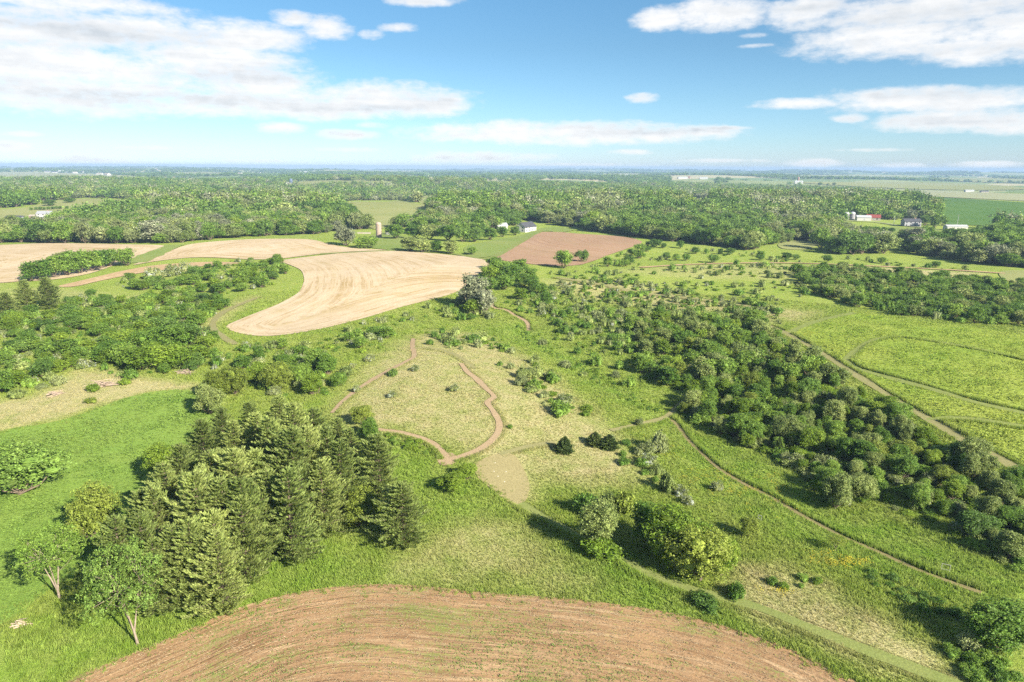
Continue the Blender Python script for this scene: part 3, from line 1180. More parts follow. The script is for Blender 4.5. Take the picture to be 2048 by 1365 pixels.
sheet('alfalfa_field', [(0, 864), (80, 851), (160, 831), (240, 801), (300, 786), (350, 781), (398, 786), (440, 800), (430, 860), (360, 930), (320, 1010), (260, 1090), (160, 1150), (80, 1195), (0, 1252), (-250, 1340), (-350, 950)], M_ALFALFA, 2.5)
sheet('hay_field', [(1578, 666), (1620, 646), (1700, 629), (1740, 628), (1850, 646), (1950, 656), (2048, 671), (2300, 705), (2400, 1000), (2150, 985), (2048, 925), (1970, 885), (1900, 848), (1840, 823), (1780, 785), (1700, 735), (1640, 700)], M_HAY, 3.0)
sheet('pasture', [(640, 409), (700, 405), (770, 405), (800, 403), (845, 412), (858, 428), (850, 440), (800, 447), (760, 459), (742, 457), (720, 440), (695, 423)], M_PASTURE, 18)
sheet('pasture', [(838, 396), (875, 393), (882, 400), (870, 411), (846, 414)], M_PASTURE, 18)
sheet('pasture', [(-200, 425), (0, 420), (60, 415), (100, 404), (180, 399), (292, 402), (270, 412), (220, 421), (170, 435), (130, 447), (60, 461), (0, 464), (-200, 470)], M_PASTURE, 18)
sheet('bean_field', [(415, 386), (460, 384), (507, 384), (500, 395), (472, 402), (432, 396)], M_BEANS, 22)
sheet('bean_field', [(1778, 391), (1860, 395), (1950, 400), (2048, 406), (2300, 418), (2300, 470), (2048, 457), (1960, 452), (1892, 449), (1885, 430), (1860, 408)], M_BEANS, 18)
sheet('hay_field', [(1690, 380), (1800, 380), (1900, 384), (2048, 389), (2300, 396), (2300, 414), (2048, 403), (1900, 396), (1770, 390)], M_PALE, 25)
sheet('hay_field', [(1600, 366), (1700, 365), (1850, 366), (2000, 372), (2048, 380), (1900, 381), (1750, 376)], M_PASTURE, 40)
sheet('pasture', [(1352, 402), (1385, 398), (1420, 402), (1425, 411), (1390, 414), (1350, 413)], M_PASTURE, 18)
sheet('lawn', [(1718, 460), (1780, 455), (1850, 458), (1900, 466), (1880, 478), (1830, 484), (1770, 474)], M_LAWN, 10)
sheet('lawn', [(930, 495), (985, 482), (1040, 472), (1072, 460), (1110, 455), (1150, 460), (1120, 466), (1085, 464), (1040, 485), (985, 513), (940, 514)], M_LAWN, 8)
sheet('lawn', [(745, 470), (790, 467), (830, 490), (815, 503), (760, 499), (735, 492)], M_LAWN, 8)
sheet('paved_yard', [(58, 437), (80, 433), (118, 434), (124, 438), (95, 442), (60, 440)], M_GRAVEL, 6, .25)
sheet('clearing', [(1558, 488), (1600, 482), (1640, 488), (1610, 500), (1565, 498)], M_PASTURE, 10)
sheet('clearing', [(2005, 543), (2100, 545), (2150, 560), (2050, 566), (2008, 560)], M_PASTURE, 8)
sheet('mown_patch', [(950, 932), (968, 918), (1000, 908), (1028, 911), (1042, 930), (1055, 955), (1059, 978), (1052, 1002), (1036, 1013), (1010, 1001), (980, 977), (955, 955)], M_PATCH, 2.0, .05)
sheet('dirt_patch', [(872, 912), (895, 906), (914, 913), (916, 922), (900, 932), (880, 930)], M_DIRT, 1.5, .08)


# ------------------------------------------------------------------ paths
def vnoise(x, y, s, seed=0):
    """cheap smooth value noise 0..1"""
    x = np.asarray(x) / s
    y = np.asarray(y) / s
    xi, yi = np.floor(x).astype(int), np.floor(y).astype(int)
    fx, fy = x - xi, y - yi
    fx, fy = fx * fx * (3 - 2 * fx), fy * fy * (3 - 2 * fy)

    def hsh(a, b):
        q = np.sin(a * 127.1 + b * 311.7 + seed * 74.7) * 43758.5453
        return q - np.floor(q)
    return (hsh(xi, yi) * (1 - fx) + hsh(xi + 1, yi) * fx) * (1 - fy) + (hsh(xi, yi + 1) * (1 - fx) + hsh(xi + 1, yi + 1) * fx) * fy


PATHS = []
VERGES = []


def path(name, px, width, mat, lift=.07, verge=.6, sm=5, jit=.12):
    W = [at(*p) for p in smooth(px, sm)]
    P = np.array(W)
    d = np.gradient(P[:, :2], axis=0)
    d /= np.linalg.norm(d, axis=1)[:, None] + 1e-9
    nrm = np.stack([d[:, 1], -d[:, 0]], 1)               # to the right of the way
    offs = np.linspace(-.5, .5, 5)
    v = []
    for i in range(len(P)):
        wl = width * (1 + .34 * (float(vnoise(P[i, 0], P[i, 1], 2.3, 61)) - .5) + .5 * (float(vnoise(P[i, 0], P[i, 1], 9, 62)) - .5))
        for o_ in offs:
            q = P[i, :2] + nrm[i] * wl * o_
            v.append((q[0], q[1], float(hgt(q[0], q[1])) + lift + math.hypot(*q) * .0005))
    f = []
    for i in range(len(P) - 1):
        for k in range(4):
            f.append((i * 5 + k, i * 5 + k + 1, (i + 1) * 5 + k + 1, (i + 1) * 5 + k))
    o = link(name, Geo().add(v, f).mesh(name, [mat], True))
    o['kind'] = 'structure'
    PATHS.append(([tuple(p[:2]) for p in P], width * .5))
    if verge:
        VERGES.append((P[:, :2], nrm, width, verge))
    return o


path('dirt_path', [(664, 827), (690, 800), (730, 770), (780, 741), (812, 724), (828, 714), (825, 692), (827, 678)], 1.5, M_DIRT, verge=.35)
path('dirt_path', [(922, 728), (935, 745), (952, 758), (975, 781), (988, 795), (975, 806), (986, 823), (998, 845), (996, 865), (980, 885), (955, 902), (930, 912), (905, 919)], 1.6, M_DIRT, verge=.5)
path('dirt_path', [(755, 861), (800, 866), (840, 876), (868, 889), (884, 903), (895, 918)], 1.4, M_DIRT, verge=.5)
path('dirt_path', [(985, 603), (984, 612), (992, 618), (1012, 621), (1030, 632), (1048, 641), (1056, 650), (1057, 662)], 1.9, M_DIRT, verge=.8)
path('mown_path', [(828, 697), (860, 698), (890, 703), (920, 716), (950, 738)], 1.6, M_MOWN, verge=.35)
path('mown_path', [(1040, 1008), (1070, 1026), (1120, 1053), (1170, 1080), (1230, 1112), (1300, 1150), (1380, 1180), (1450, 1197), (1530, 1221), (1620, 1257), (1720, 1297), (1800, 1327), (1900, 1367), (2000, 1412)], 2.0, M_MOWNG, verge=.35)
path('mown_path', [(1000, 910), (1040, 898), (1085, 889), (1110, 886)], 1.3, M_MOWN, verge=.3)
path('mown_path', [(1338, 838), (1355, 852), (1375, 880), (1400, 905), (1440, 940), (1490, 970), (1540, 995), (1600, 1030), (1680, 1072), (1760, 1107), (1850, 1147), (1962, 1187)], 1.2, M_TRAIL, verge=.8)
path('mown_path', [(1390, 793), (1360, 810), (1342, 828), (1320, 840), (1270, 852), (1222, 862)], 1.8, M_MOWN, verge=.5)
path('mown_path', [(1530, 650), (1572, 668), (1640, 706), (1700, 744), (1780, 795), (1860, 842), (1950, 893), (2048, 946), (2150, 1000)], 2.9, M_MOWN, .12, verge=.7)
path('mown_path', [(1690, 722), (1715, 700), (1742, 684), (1775, 676), (1830, 678), (1900, 689), (1975, 703), (2048, 720), (2150, 745)], 2.2, M_MOWNG, .12, verge=.6)
path('mown_path', [(1690, 722), (1715, 738), (1760, 752), (1850, 776), (1950, 806), (2048, 828), (2150, 852)], 2.8, M_MOWNG, .12, verge=.7)
path('mown_path', [(1856, 842), (1900, 838), (1960, 842), (2048, 855), (2150, 870)], 2.2, M_MOWNG, .12, verge=.6)
path('mown_path', [(1578, 667), (1610, 652), (1660, 637), (1710, 627)], 3.0, M_MOWNG, .12, verge=0)
path('mown_path', [(640, 509), (700, 506), (800, 502), (900, 508), (960, 518), (985, 516), (1040, 486), (1082, 463)], 5.0, M_MOWNG, .1, verge=0)
path('mown_path', [(268, 527), (310, 508), (350, 491)], 13.0, M_LAWN, .1, verge=0)
path('mown_path', [(470, 690), (442, 672), (425, 655), (440, 630), (490, 606), (520, 595)], 2.6, M_MOWN, .1, verge=0)
path('farm_drive', [(86, 443), (66, 447), (62, 452), (80, 458), (88, 464)], 7.0, M_GRAVEL, .3, verge=0)
path('farm_drive', [(1826, 484), (1838, 476), (1850, 468)], 9.0, M_GRAVEL, .3, verge=0)
path('farm_drive', [(1580, 462), (1660, 444), (1740, 445), (1800, 452), (1870, 458)], 5.0, M_PALE, .3, verge=0)
path('sandy_lane', [(1280, 536), (1380, 530), (1500, 527), (1620, 528), (1760, 534), (1900, 541), (2010, 548)], 4.0, M_SAND, .15, verge=0)
path('mown_path', [(1110, 556), (1200, 570), (1290, 588), (1400, 600), (1500, 614), (1560, 624)], 3.0, M_MOWN, .15, verge=.7)


# ------------------------------------------------------------------ plants by hand
TONE = {'green': 'mid-green', 'bright': 'bright green', 'dark': 'dark green', 'grey': 'grey-green', 'yellow': 'yellow-green', 'pale': 'pale silvery', 'blossom': 'white-flowered', 'silver': 'silver', 'cedar': 'dark'}
def by_base(px, py):
    return at(px, py)


def pxm(loc):
    """metres to a pixel of the photograph at a place"""
    return float(np.linalg.norm(np.array(loc) - np.array([0, 0, CAM_H]))) / F


T = 'tree'
# pine grove: pixel of each top, height
grove = [(224, 1030, 13, 'at the near left corner of the grove behind the forked pale trunk'), (278, 1018, 13.5, 'second from the near left corner of the grove'),
         (305, 972, 14, 'on the west edge of the grove casting shadow onto the alfalfa'), (343, 1046, 12.5, 'at the front of the grove facing the ploughed field'),
         (431, 1054, 12.5, 'at the front of the grove beside the bright undergrowth'), (391, 958, 15, None), (440, 956, 15, None), (351, 884, 14, 'on the west edge of the grove above a dark notch'),
         (419, 892, 15, None), (399, 838, 13, 'at the north-west end of the grove beside the alfalfa field'), (459, 832, 14, None), (483, 958, 15, None), (540, 844, 15, None), (532, 920, 15, None),
         (596, 900, 15, None), (616, 856, 15, None), (676, 828, 12, 'at the north-east end of the grove beside the dirt path'), (640, 897, 15, None), (678, 882, 14, None), (756, 872, 13, 'dark and ragged at the east tip of the grove'),
         (516, 826, 14, None), (580, 818, 14, None), (620, 800, 12, None), (560, 782, 13, None), (500, 786, 13, None), (330, 918, 14, None), (280, 975, 13, 'low on the west edge of the grove above the alfalfa'),
         (375, 1010, 15, None), (480, 1005, 12.5, None), (470, 900, 15, None), (570, 950, 14, None), (300, 1060, 12, None), (395, 1075, 10.5, 'shorter one at the south edge of the grove above the field'),
         (440, 800, 13, None), (575, 870, 15, None), (650, 850, 14, None), (700, 850, 12, None), (510, 880, 15, None), (425, 1000, 14, None), (255, 1085, 9.5, 'low one behind the forked pale trunk')]
for px, py, h, lab in grove:
    p = at(px, py, h)
    if lab:
        plant('pine_tree', 'pine', 'needle', p, h * rnd.uniform(.95, 1.05), None, 'yellow-green pine ' + lab, T, 'pines of the grove')
    else:
        plant('pine_tree', 'pine', rnd.choice(['needle', 'needle', 'needle', 'needle_dark']), p, h * rnd.uniform(.84, 1.10), None, None, T, None, zone='pine grove by alfalfa field', look='yellow-green pine')
for px, py, h, w, tn, lab in [(575, 1052, 6.5, 7, 'yellow', 'olive broadleaf tree at the south edge of the pine grove'), (636, 1042, 5.5, 6, 'green', 'low green broadleaf tree between the pines and the yellow-green tree'),
                              (322, 960, 8, 7, 'bright', 'light green broadleaf tree on the west edge of the pine grove'), (690, 930, 6.5, 6.5, 'yellow', 'yellow-green broadleaf tree on the east side of the pine grove')]:
    plant('broadleaf_tree', 'big', tn, at(px, py), h, w, lab, T)
plant('pine_tree', 'pine', 'needle', at(808, 1088), 10.5, 8.4, 'lone spreading pine standing just east of the grove', T)
for px, py, h, lab in [(20, 640, 11, 'outermost'), (58, 622, 13, 'broadest middle'), (100, 618, 13.5, 'tallest')]:
    plant('pine_tree', 'pine', 'needle', at(px, py), h, 9, lab + ' of three pines beside the straw field at the picture edge', T, 'three pines by the straw field')

B = 'broadleaf_tree'
plant(B, 'big', 'dark', at(40, 992), 11, 12.5, 'rounded dark green oak standing alone in the alfalfa field', T, var=2)
plant(B, 'open', 'dark', at(276, 1290), 14.5, 10.5, 'thin-leaved tree with forked pale trunk at the ploughed field corner', T, var=0, rot=.6)
plant(B, 'open', 'green', at(120, 1200), 12, 8, 'thin-leaved tree with bent pale trunk beside the alfalfa field', T, var=1)
plant(B, 'big', 'yellow', at(178, 1080), 10, 8, 'light green tree on the alfalfa edge behind the bent trunk', T, var=0)
plant(B, 'big', 'yellow', at(716, 1052), 7.2, 6.4, 'round yellow-green tree between the grove and the lone pine', T, var=0)
plant(B, 'big', 'bright', at(905, 985), 4.2, 5.2, 'larger of two bright green trees beside the dirt patch', T, var=0)
plant(B, 'big', 'bright', at(935, 960), 3.6, 3.9, 'smaller of two bright green trees beside the dirt patch', T, var=1)
plant(B, 'big', 'grey', at(1198, 1100), 9.2, 6.6, 'narrow grey-green tree standing beside the mown lane', T, var=1)
plant(B, 'shrub', 'bright', at(1200, 1113), 3.2, 5.6, 'bright leafy sprout at the foot of the narrow grey-green tree', T, var=0)
plant(B, 'big', 'bright', at(1345, 1130), 10, 9.5, 'tall bright green tree with rounded crown beside the mown lane', T, var=0)
plant(B, 'big', 'yellow', at(1400, 1160), 8.6, 9, 'broad olive-green tree in front of the tall bright one', T, var=2)
plant(B, 'big', 'bright', at(1442, 1150), 6.0, 6, 'small bright tree at the downhill end of the lane clump', T, var=1)
plant(B, 'big', 'green', at(1300, 1090), 7.6, 7, 'shaded green tree at the back of the lane clump', T, var=1)
plant(B, 'big', 'green', at(2000, 1300), 6.6, 8.5, 'dark green tree at the bottom corner casting a long shadow', T, var=0)
plant(B, 'big', 'yellow', at(1497, 1074), 3.9, 3.4, 'small yellow-green tree alone in the bright grass', T, var=0)
plant(B, 'open', 'yellow', at(1672, 1104), 3.0, 3.0, 'sparse young yellow tree alone above the yellow flowers', T, var=1)
plant(B, 'mid', 'green', at(1128, 537), 11.5, 11, 'larger of two lone trees at the edge of the far ploughed field', T, var=0)
plant(B, 'mid', 'dark', at(1164, 524), 8, 9, 'smaller of two lone trees at the edge of the far ploughed field', T, var=2)
plant(B, 'mid', 'green', at(253, 532), 11.5, 11, 'single round tree at the end of the hedgerow between straw fields', T, var=0)
for i, (px, py, h) in enumerate([(60, 563, 11), (85, 560, 12), (110, 556, 13), (135, 552, 15), (160, 548, 14), (183, 543, 13), (205, 537, 12), (222, 533, 11)]):
    plant(B, 'mid', 'green', at(px, py), h, 11, None, T, None, zone='hedgerow on the left straw field', look='round green tree')
plant('willow_tree', 'mid', 'silver', at(945, 618), 16, 13, 'tall silver willow with a shadow on the straw field', T, var=1)
plant('willow_tree', 'mid', 'silver', at(968, 626), 11, 10, 'lower silver willow leaning right of the tall one', T, var=0)
plant(B, 'mid', 'bright', at(950, 628), 7, 8, 'bright green tree at the foot of the silver willows', T, var=0)
plant('willow_tree', 'mid', 'silver', at(693, 492), 15, 16, 'pale willow on the straw field edge west of the silo', T, var=0)
plant(B, 'mid', 'green', at(733, 497), 9, 17, 'wide dark green tree between pale willow and silo', T, var=2)
for px, py, h in [(820, 503, 11), (845, 505, 10), (872, 505, 9), (902, 508, 10), (790, 478, 13), (860, 480, 14), (830, 478, 13), (895, 482, 14), (925, 484, 12), (950, 484, 12), (980, 480, 11), (1005, 474, 10), (1030, 471, 9)]:
    tn = rnd.choice(['green', 'green', 'grey', 'dark'])
    plant(B, 'mid', tn, at(px, py), h, h * 1.15, None, T, None, zone='clump between silo and white house', look=TONE[tn] + ' tree')
plant(B, 'mid', 'green', at(944, 510), 6, 7, 'small round tree alone on the lawn south of the white house', T, var=0)
for px, py, h in [(980, 560, 8), (1000, 556, 10), (1025, 560, 9), (1045, 575, 8), (1060, 560, 7), (1010, 580, 8), (975, 585, 8), (1040, 600, 6), (1080, 590, 6), (1090, 610, 6), (990, 540, 8), (1040, 545, 8), (1065, 580, 7)]:
    tn = rnd.choice(['green', 'bright', 'green'])
    plant(B, 'mid', tn, at(px, py), h, h * 1.2, None, T, None, zone='copse behind the silver willows', look=TONE[tn] + ' tree')
for px, py, h, lab in [(1128, 905, 3.4, 'dense dark cedar standing alone on the dry slope'), (1190, 890, 2.8, 'low spreading cedar of the dark pair'), (1218, 897, 3.0, 'upright cedar of the dark pair')]:
    plant('cedar_tree', 'cedar', 'cedar', at(px, py), h, 3.4 if px < 1150 else 3.6, lab, T)
for i, (px, py) in enumerate([(63, 422), (73, 421), (81, 421), (89, 421), (97, 420), (106, 420), (113, 419), (121, 419), (135, 419)]):
    plant(B, 'mid', 'dark', at(px, py), 4.6, 4.2, None, T, None, zone='row behind the hillside house', look='small round tree')
for px, py, h, w in [(28, 459, 5, 7), (40, 460, 7, 9), (96, 453, 4, 6), (105, 452, 5, 6), (118, 450, 4, 6), (100, 412, 9, 16), (62, 408, 8, 18), (140, 406, 7, 14)]:
    plant(B, 'mid', rnd.choice(['green', 'dark', 'grey']), at(px, py), h, w, None, T, None, zone='hillside farm pasture', look='scattered tree')
for px, py, h, w in [(1716, 462, 5, 8), (1735, 463, 5, 9), (1752, 464, 6, 9), (1768, 463, 5, 8), (1783, 465, 5, 7), (1690, 458, 8, 10), (1850, 452, 13, 14), (1868, 456, 15, 13), (1884, 452, 12, 12), (1806, 474, 8, 9), (1862, 405, 9, 11), (1766, 390, 9, 10), (1800, 389, 10, 11), (1925, 470, 7, 12), (1960, 472, 11, 12), (1975, 475, 13, 10), (1640, 372, 14, 16), (1656, 373, 13, 14), (1668, 372, 14, 14), (1860, 473, 4, 6), (1882, 474, 4, 6)]:
    plant(B, 'mid', rnd.choice(['green', 'dark', 'grey']), at(px, py), h, w, None, T, None, zone='farmstead yard and fields', look='standing tree')
# left thicket: bright dome of trees and others
for px, py, h, tn in [(250, 730, 7, 'green'), (285, 740, 8, 'bright'), (325, 738, 8, 'bright'), (370, 735, 7, 'bright'), (300, 705, 8, 'green'), (345, 700, 9, 'green'), (260, 700, 7, 'bright'), (330, 675, 8, 'dark'), (375, 690, 8, 'dark'), (400, 720, 5, 'bright'),
                       (290, 680, 7, 'bright'), (230, 715, 6, 'green')]:
    plant(B, 'mid', tn, at(px, py), h, h * 1.25, None, T, None, zone='domed thicket above the alfalfa', look=TONE[tn] + ' tree')
for px, py, h, tn in [(430, 800, 8, 'yellow'), (470, 790, 8, 'yellow'), (520, 770, 7, 'bright'), (560, 780, 8, 'yellow'), (600, 770, 6, 'green'), (630, 745, 7, 'green'), (655, 750, 7, 'green'), (625, 790, 6, 'bright'), (420, 830, 8, 'grey'), (565, 745, 6, 'green'), (725, 850, 5, 'yellow'), (740, 880, 5, 'green')]:
    plant(B, 'big', tn, at(px, py), h, h * .95, None, T, None, zone='shrubby end of the pine grove', look=TONE[tn] + ' tree')
S = 'shrub'
for px, py, h, w, tn, lab in [
        (908, 783, 1.9, 2.6, 'blossom', 'white-blossomed shrub alone on the middle of the dry knoll'), (786, 752, 1.8, 3.0, 'dark', 'dark round shrub astride the dirt path on the knoll'),
        (830, 742, 1.5, 2.6, 'blossom', 'pale shrub east of the dark one on the knoll path'), (785, 795, 1.5, 2.4, 'blossom', 'pale shrub in the dry grass south of the knoll path'),
        (713, 785, 1.8, 2.2, 'blossom', 'white-flowered shrub at the edge of the dirt path'), (1433, 982, 1.9, 2.6, 'blossom', 'whitish shrub alone among the yellow flowers'),
        (1410, 1212, 1.6, 4.0, 'dark', 'dark low shrub on the mown lane edge'), (1318, 905, 4.4, 4.2, 'pale', 'tall pale shrub at the head of the silvery row'),
        (1290, 908, 2.8, 3.2, 'pale', 'pale shrub behind the tall one in the silvery row'), (1296, 930, 2.4, 3.4, 'blossom', 'flowering shrub in the middle of the silvery row'),
        (1312, 950, 2.2, 3.0, 'grey', 'grey-green low shrub in the silvery row'), (1335, 985, 3.6, 3.4, 'grey', 'tall grey-green shrub low in the silvery row'),
        (1362, 995, 2.2, 2.4, 'blossom', 'whitest shrub at the foot of the silvery row'), (1376, 1010, 1.8, 2.2, 'blossom', 'last small white shrub of the silvery row'),
        (1175, 1030, 4.0, 4.4, 'green', 'green shrub behind the narrow tree on the dry slope'), (1215, 1020, 3.4, 3.6, 'grey', 'grey-green shrub behind the narrow tree'),
        (1250, 1025, 3.8, 4.0, 'yellow', 'olive shrub between the narrow tree and the lane clump'), (1278, 852, 2.0, 2.2, 'pale', 'small round shrub beside the mown path junction'),
        (1470, 1195, 2.0, 3.0, 'green', 'green shrub at the end of the lane clump'), (1936, 1300, 2.4, 3.0, 'pale', 'pale shrub beside the dark corner tree'),
        (187, 782, 1.8, 4.0, 'bright', 'bright round shrub beside the brush pile'), (250, 770, 1.8, 3.0, 'bright', 'leafy shrub just past the brush pile'),
        (183, 806, 1.3, 3.0, 'yellow', 'low round shrub on the tan strip beside the alfalfa'), (35, 795, 2.0, 5.0, 'grey', 'wide grey-green shrub on the tan strip near the thicket'),
        (84, 778, 1.4, 3.0, 'pale', 'small pale shrub on the tan strip above the fallen branches'), (118, 770, 2.4, 3.6, 'pale', 'pale upright shrub at the lower edge of the thicket'),
        (170, 735, 2.4, 4.0, 'blossom', 'cream-flowered shrub at the lower thicket edge'),
        (310, 560, 6.0, 9.0, 'blossom', 'first of three big silver-flowered shrubs along the sandy strip'), (345, 552, 5.5, 8.0, 'blossom', 'middle of three big silver-flowered shrubs along the sandy strip'),
        (372, 546, 5.5, 8.0, 'blossom', 'last of three big silver-flowered shrubs along the sandy strip'),
        (860, 690, 1.8, 2.4, 'green', 'small green shrub on the crest of the knoll'), (1170, 832, 1.2, 2.6, 'bright', 'low bright shrub on the dry slope'),
        (1020, 857, .9, 1.4, 'green', 'tiny shrub just east of the winding dirt path'), (1168, 754, 1.6, 2.2, 'grey', 'dark small shrub in the swale grass'), (1232, 755, 1.8, 2.8, 'pale', 'pale shrub at the foot of the swale'),
        (640, 775, 2.2, 3.6, 'blossom', 'pale-flowered shrub at the thicket end west of the knoll path'), (740, 723, 1.9, 3.4, 'blossom', 'pale shrub on the knoll shoulder'),
        (1085, 690, 2.0, 3.6, 'pale', 'silvery shrub above the swale'), (1130, 735, 2.2, 3.6, 'pale', 'silvery shrub in the clump above the swale')]:
    plant(S, 'shrub', tn, at(px, py), h, w, lab, 'shrub')


# ------------------------------------------------------------------ plants by zone


def on_way(x, y, pad=.8):
    for pts, hw in PATHS:
        if seg_dist(np.array([x]), np.array([y]), pts)[0] < hw + pad:
            return True
    return False


def zone(where, px, spacing, mixw, clump=0.0, cl=14, seed=0, avoid=True):
    """mixw: list of (weight, kind, key, tone, hmin, hmax, width factor)"""
    rg = random.Random(seed + 100)
    W = [tuple(at(*p)[:2]) for p in px]
    xs, ys = [p[0] for p in W], [p[1] for p in W]
    area = (max(xs) - min(xs)) * (max(ys) - min(ys))
    n = int(area / spacing ** 2 * 3.0)
    X = NR.uniform(min(xs), max(xs), n)
    Y = NR.uniform(min(ys), max(ys), n)
    ok = inside(X, Y, W)
    if clump:
        ok &= vnoise(X, Y, cl, seed) * .65 + vnoise(X, Y, cl * .4, seed + 5) * .35 > clump
    X, Y = X[ok], Y[ok]
    bad = np.zeros(len(X), bool)
    if avoid:
        for pts, hw in PATHS:
            bad |= seg_dist(X, Y, pts) < hw + 1.0
        for fp in FIELD_POLYS:
            bad |= inside(X, Y, fp)
    X, Y = X[~bad], Y[~bad]
    cell = {}
    wts = [m[0] for m in mixw]
    for x, y in zip(X, Y):
        s = spacing
        ci, cj = int(x // s), int(y // s)
        if any((x - a) ** 2 + (y - b) ** 2 < s * s for i in (-1, 0, 1) for j in (-1, 0, 1) for a, b in cell.get((ci + i, cj + j), ())):
            continue
        cell.setdefault((ci, cj), []).append((x, y))
        _, kind, key, tone, h0, h1, wf = rg.choices(mixw, wts)[0]
        h = rg.uniform(h0, h1)
        d = math.hypot(x, y)
        if key == 'big' and d > 190:
            key = 'mid'
        if key == 'shrub' and d > 200:
            key = 'lowshrub'
        noun = 'tree' if kind == B else 'cedar' if key == 'cedar' else 'shrub'
        size = '' if noun != 'shrub' else ('tall ' if h > (h0 + h1) / 2 else 'low ')
        plant(kind, key, tone, (x, y, float(hgt(x, y))), h, h * wf * rg.uniform(.75, 1.3), None, 'shrub' if noun == 'shrub' else T, None, zone=where, look=f'{size}{TONE[tone]} {noun}')


SCRUB = [(2.4, S, 'shrub', 'green', .7, 3.4, 1.35), (2.6, S, 'shrub', 'bright', .5, 1.3, 2.7), (2, S, 'shrub', 'grey', .8, 3.2, 1.25), (1.6, S, 'shrub', 'pale', .8, 2.8, 1.4), (1, S, 'shrub', 'blossom', 1.0, 2.4, 1.3), (1.4, S, 'shrub', 'green', .5, 1.1, 2.6)]
THICK = [(3, B, 'big', 'green', 3.0, 7.0, .85), (2.4, B, 'big', 'grey', 3.0, 7.5, .75), (2, B, 'big', 'bright', 2.8, 6.0, .85), (.4, B, 'big', 'dark', 3.0, 5.0, .95), (1, B, 'big', 'yellow', 3, 5.5, .8), (.5, 'cedar_tree', 'cedar', 'cedar', 2.0, 4.4, .6), (2.4, S, 'shrub', 'green', 1.0, 2.8, 1.5), (2, S, 'shrub', 'pale', 1.2, 2.8, 1.25), (2.6, S, 'shrub', 'bright', .8, 2.2, 1.8), (.6, S, 'shrub', 'blossom', 1.4, 2.6, 1.2)]
zone('tree belt below hay meadow', [(1260, 650), (1330, 635), (1420, 652), (1490, 640), (1530, 662), (1575, 690), (1650, 745), (1740, 808), (1830, 862), (1930, 920), (2048, 985), (2150, 1050), (2150, 1170), (2048, 1150), (1960, 1105), (1880, 1060), (1800, 1025), (1710, 1000), (1665, 1025), (1645, 990), (1600, 950), (1540, 912), (1480, 892), (1400, 850), (1350, 822), (1385, 790), (1330, 770), (1275, 745), (1270, 700)], 2.15, THICK, .36, 9, 1)
zone('low brush of the tree belt', [(1260, 650), (1330, 635), (1420, 652), (1490, 640), (1530, 662), (1575, 690), (1650, 745), (1740, 808), (1830, 862), (1930, 920), (2048, 985), (2150, 1050), (2150, 1170), (2048, 1150), (1960, 1105), (1880, 1060), (1800, 1025), (1710, 1000), (1665, 1025), (1645, 990), (1600, 950), (1540, 912), (1480, 892), (1400, 850), (1350, 822), (1385, 790), (1330, 770), (1275, 745), (1270, 700)], 2.1, [(3, S, 'shrub', 'bright', .7, 1.7, 2.3), (2, S, 'shrub', 'green', .7, 1.8, 2.2), (1.2, S, 'shrub', 'grey', .8, 1.9, 1.9), (.6, S, 'shrub', 'pale', .8, 1.7, 1.8)], .30, 12, 21)
zone('thicket beyond the meadow', [(1590, 548), (1650, 542), (1750, 552), (1900, 562), (2048, 575), (2250, 600), (2250, 690), (2048, 655), (1950, 650), (1860, 640), (1760, 625), (1690, 608), (1640, 592), (1600, 570)], 4.2, [(4, B, 'mid', 'green', 4, 7.5, 1.1), (2, B, 'mid', 'grey', 4, 7.5, 1.0), (1, B, 'mid', 'dark', 4, 6.5, 1.1), (2, S, 'shrub', 'green', 2, 3.6, 1.4), (1, S, 'shrub', 'pale', 2, 3.6, 1.3)], .12, 16, 2)
zone('brushy slope below three pines', [(-100, 620), (0, 640), (110, 625), (160, 590), (240, 605), (300, 592), (370, 592), (440, 604), (470, 618), (420, 640), (400, 655), (430, 685), (440, 700), (390, 740), (250, 762), (200, 740), (140, 738), (95, 765), (50, 785), (-100, 800)], 2.9, [(3, B, 'mid', 'green', 3, 6, 1.15), (2, B, 'mid', 'bright', 3, 5.5, 1.2), (1, B, 'mid', 'dark', 3, 5, 1.2)] + SCRUB, .12, 14, 3)
zone('sandy strip thicket', [(232, 572), (262, 548), (300, 562), (390, 548), (420, 534), (470, 522), (560, 524), (580, 545), (545, 570), (520, 582), (440, 590), (330, 586), (260, 582)], 4.2, [(3, B, 'mid', 'green', 3, 6.5, 1.2), (2, B, 'mid', 'bright', 3, 5.5, 1.2), (1, B, 'mid', 'dark', 3, 5.5, 1.2)] + SCRUB, .15, 14, 4)
zone('scrub west of knoll', [(430, 700), (520, 695), (600, 700), (650, 680), (740, 670), (790, 672), (760, 700), (700, 720), (710, 745), (660, 790), (600, 800), (520, 790), (440, 760), (410, 730)], 3.0, [(2, B, 'big', 'green', 2.6, 5, 1.1)] + SCRUB, .30, 10, 5)
zone('straw field bank', [(470, 690), (560, 682), (680, 662), (760, 640), (860, 615), (900, 620), (860, 640), (760, 655), (640, 690), (540, 700), (470, 706)], 3.6, SCRUB, .50, 9, 6)
zone('swale herb strip', [(1030, 648), (1060, 662), (1130, 700), (1200, 742), (1275, 795), (1340, 838), (1330, 850), (1270, 815), (1190, 768), (1110, 718), (1040, 672)], 1.7, [(2, S, 'shrub', 'green', .4, .9, 2.0), (2, S, 'shrub', 'bright', .4, .8, 2.4)], .42, 6, 19)
zone('slope above the swale', [(1090, 640), (1180, 655), (1260, 700), (1270, 745), (1330, 775), (1340, 820), (1260, 775), (1180, 725), (1110, 680)], 3.4, SCRUB, .54, 10, 20)
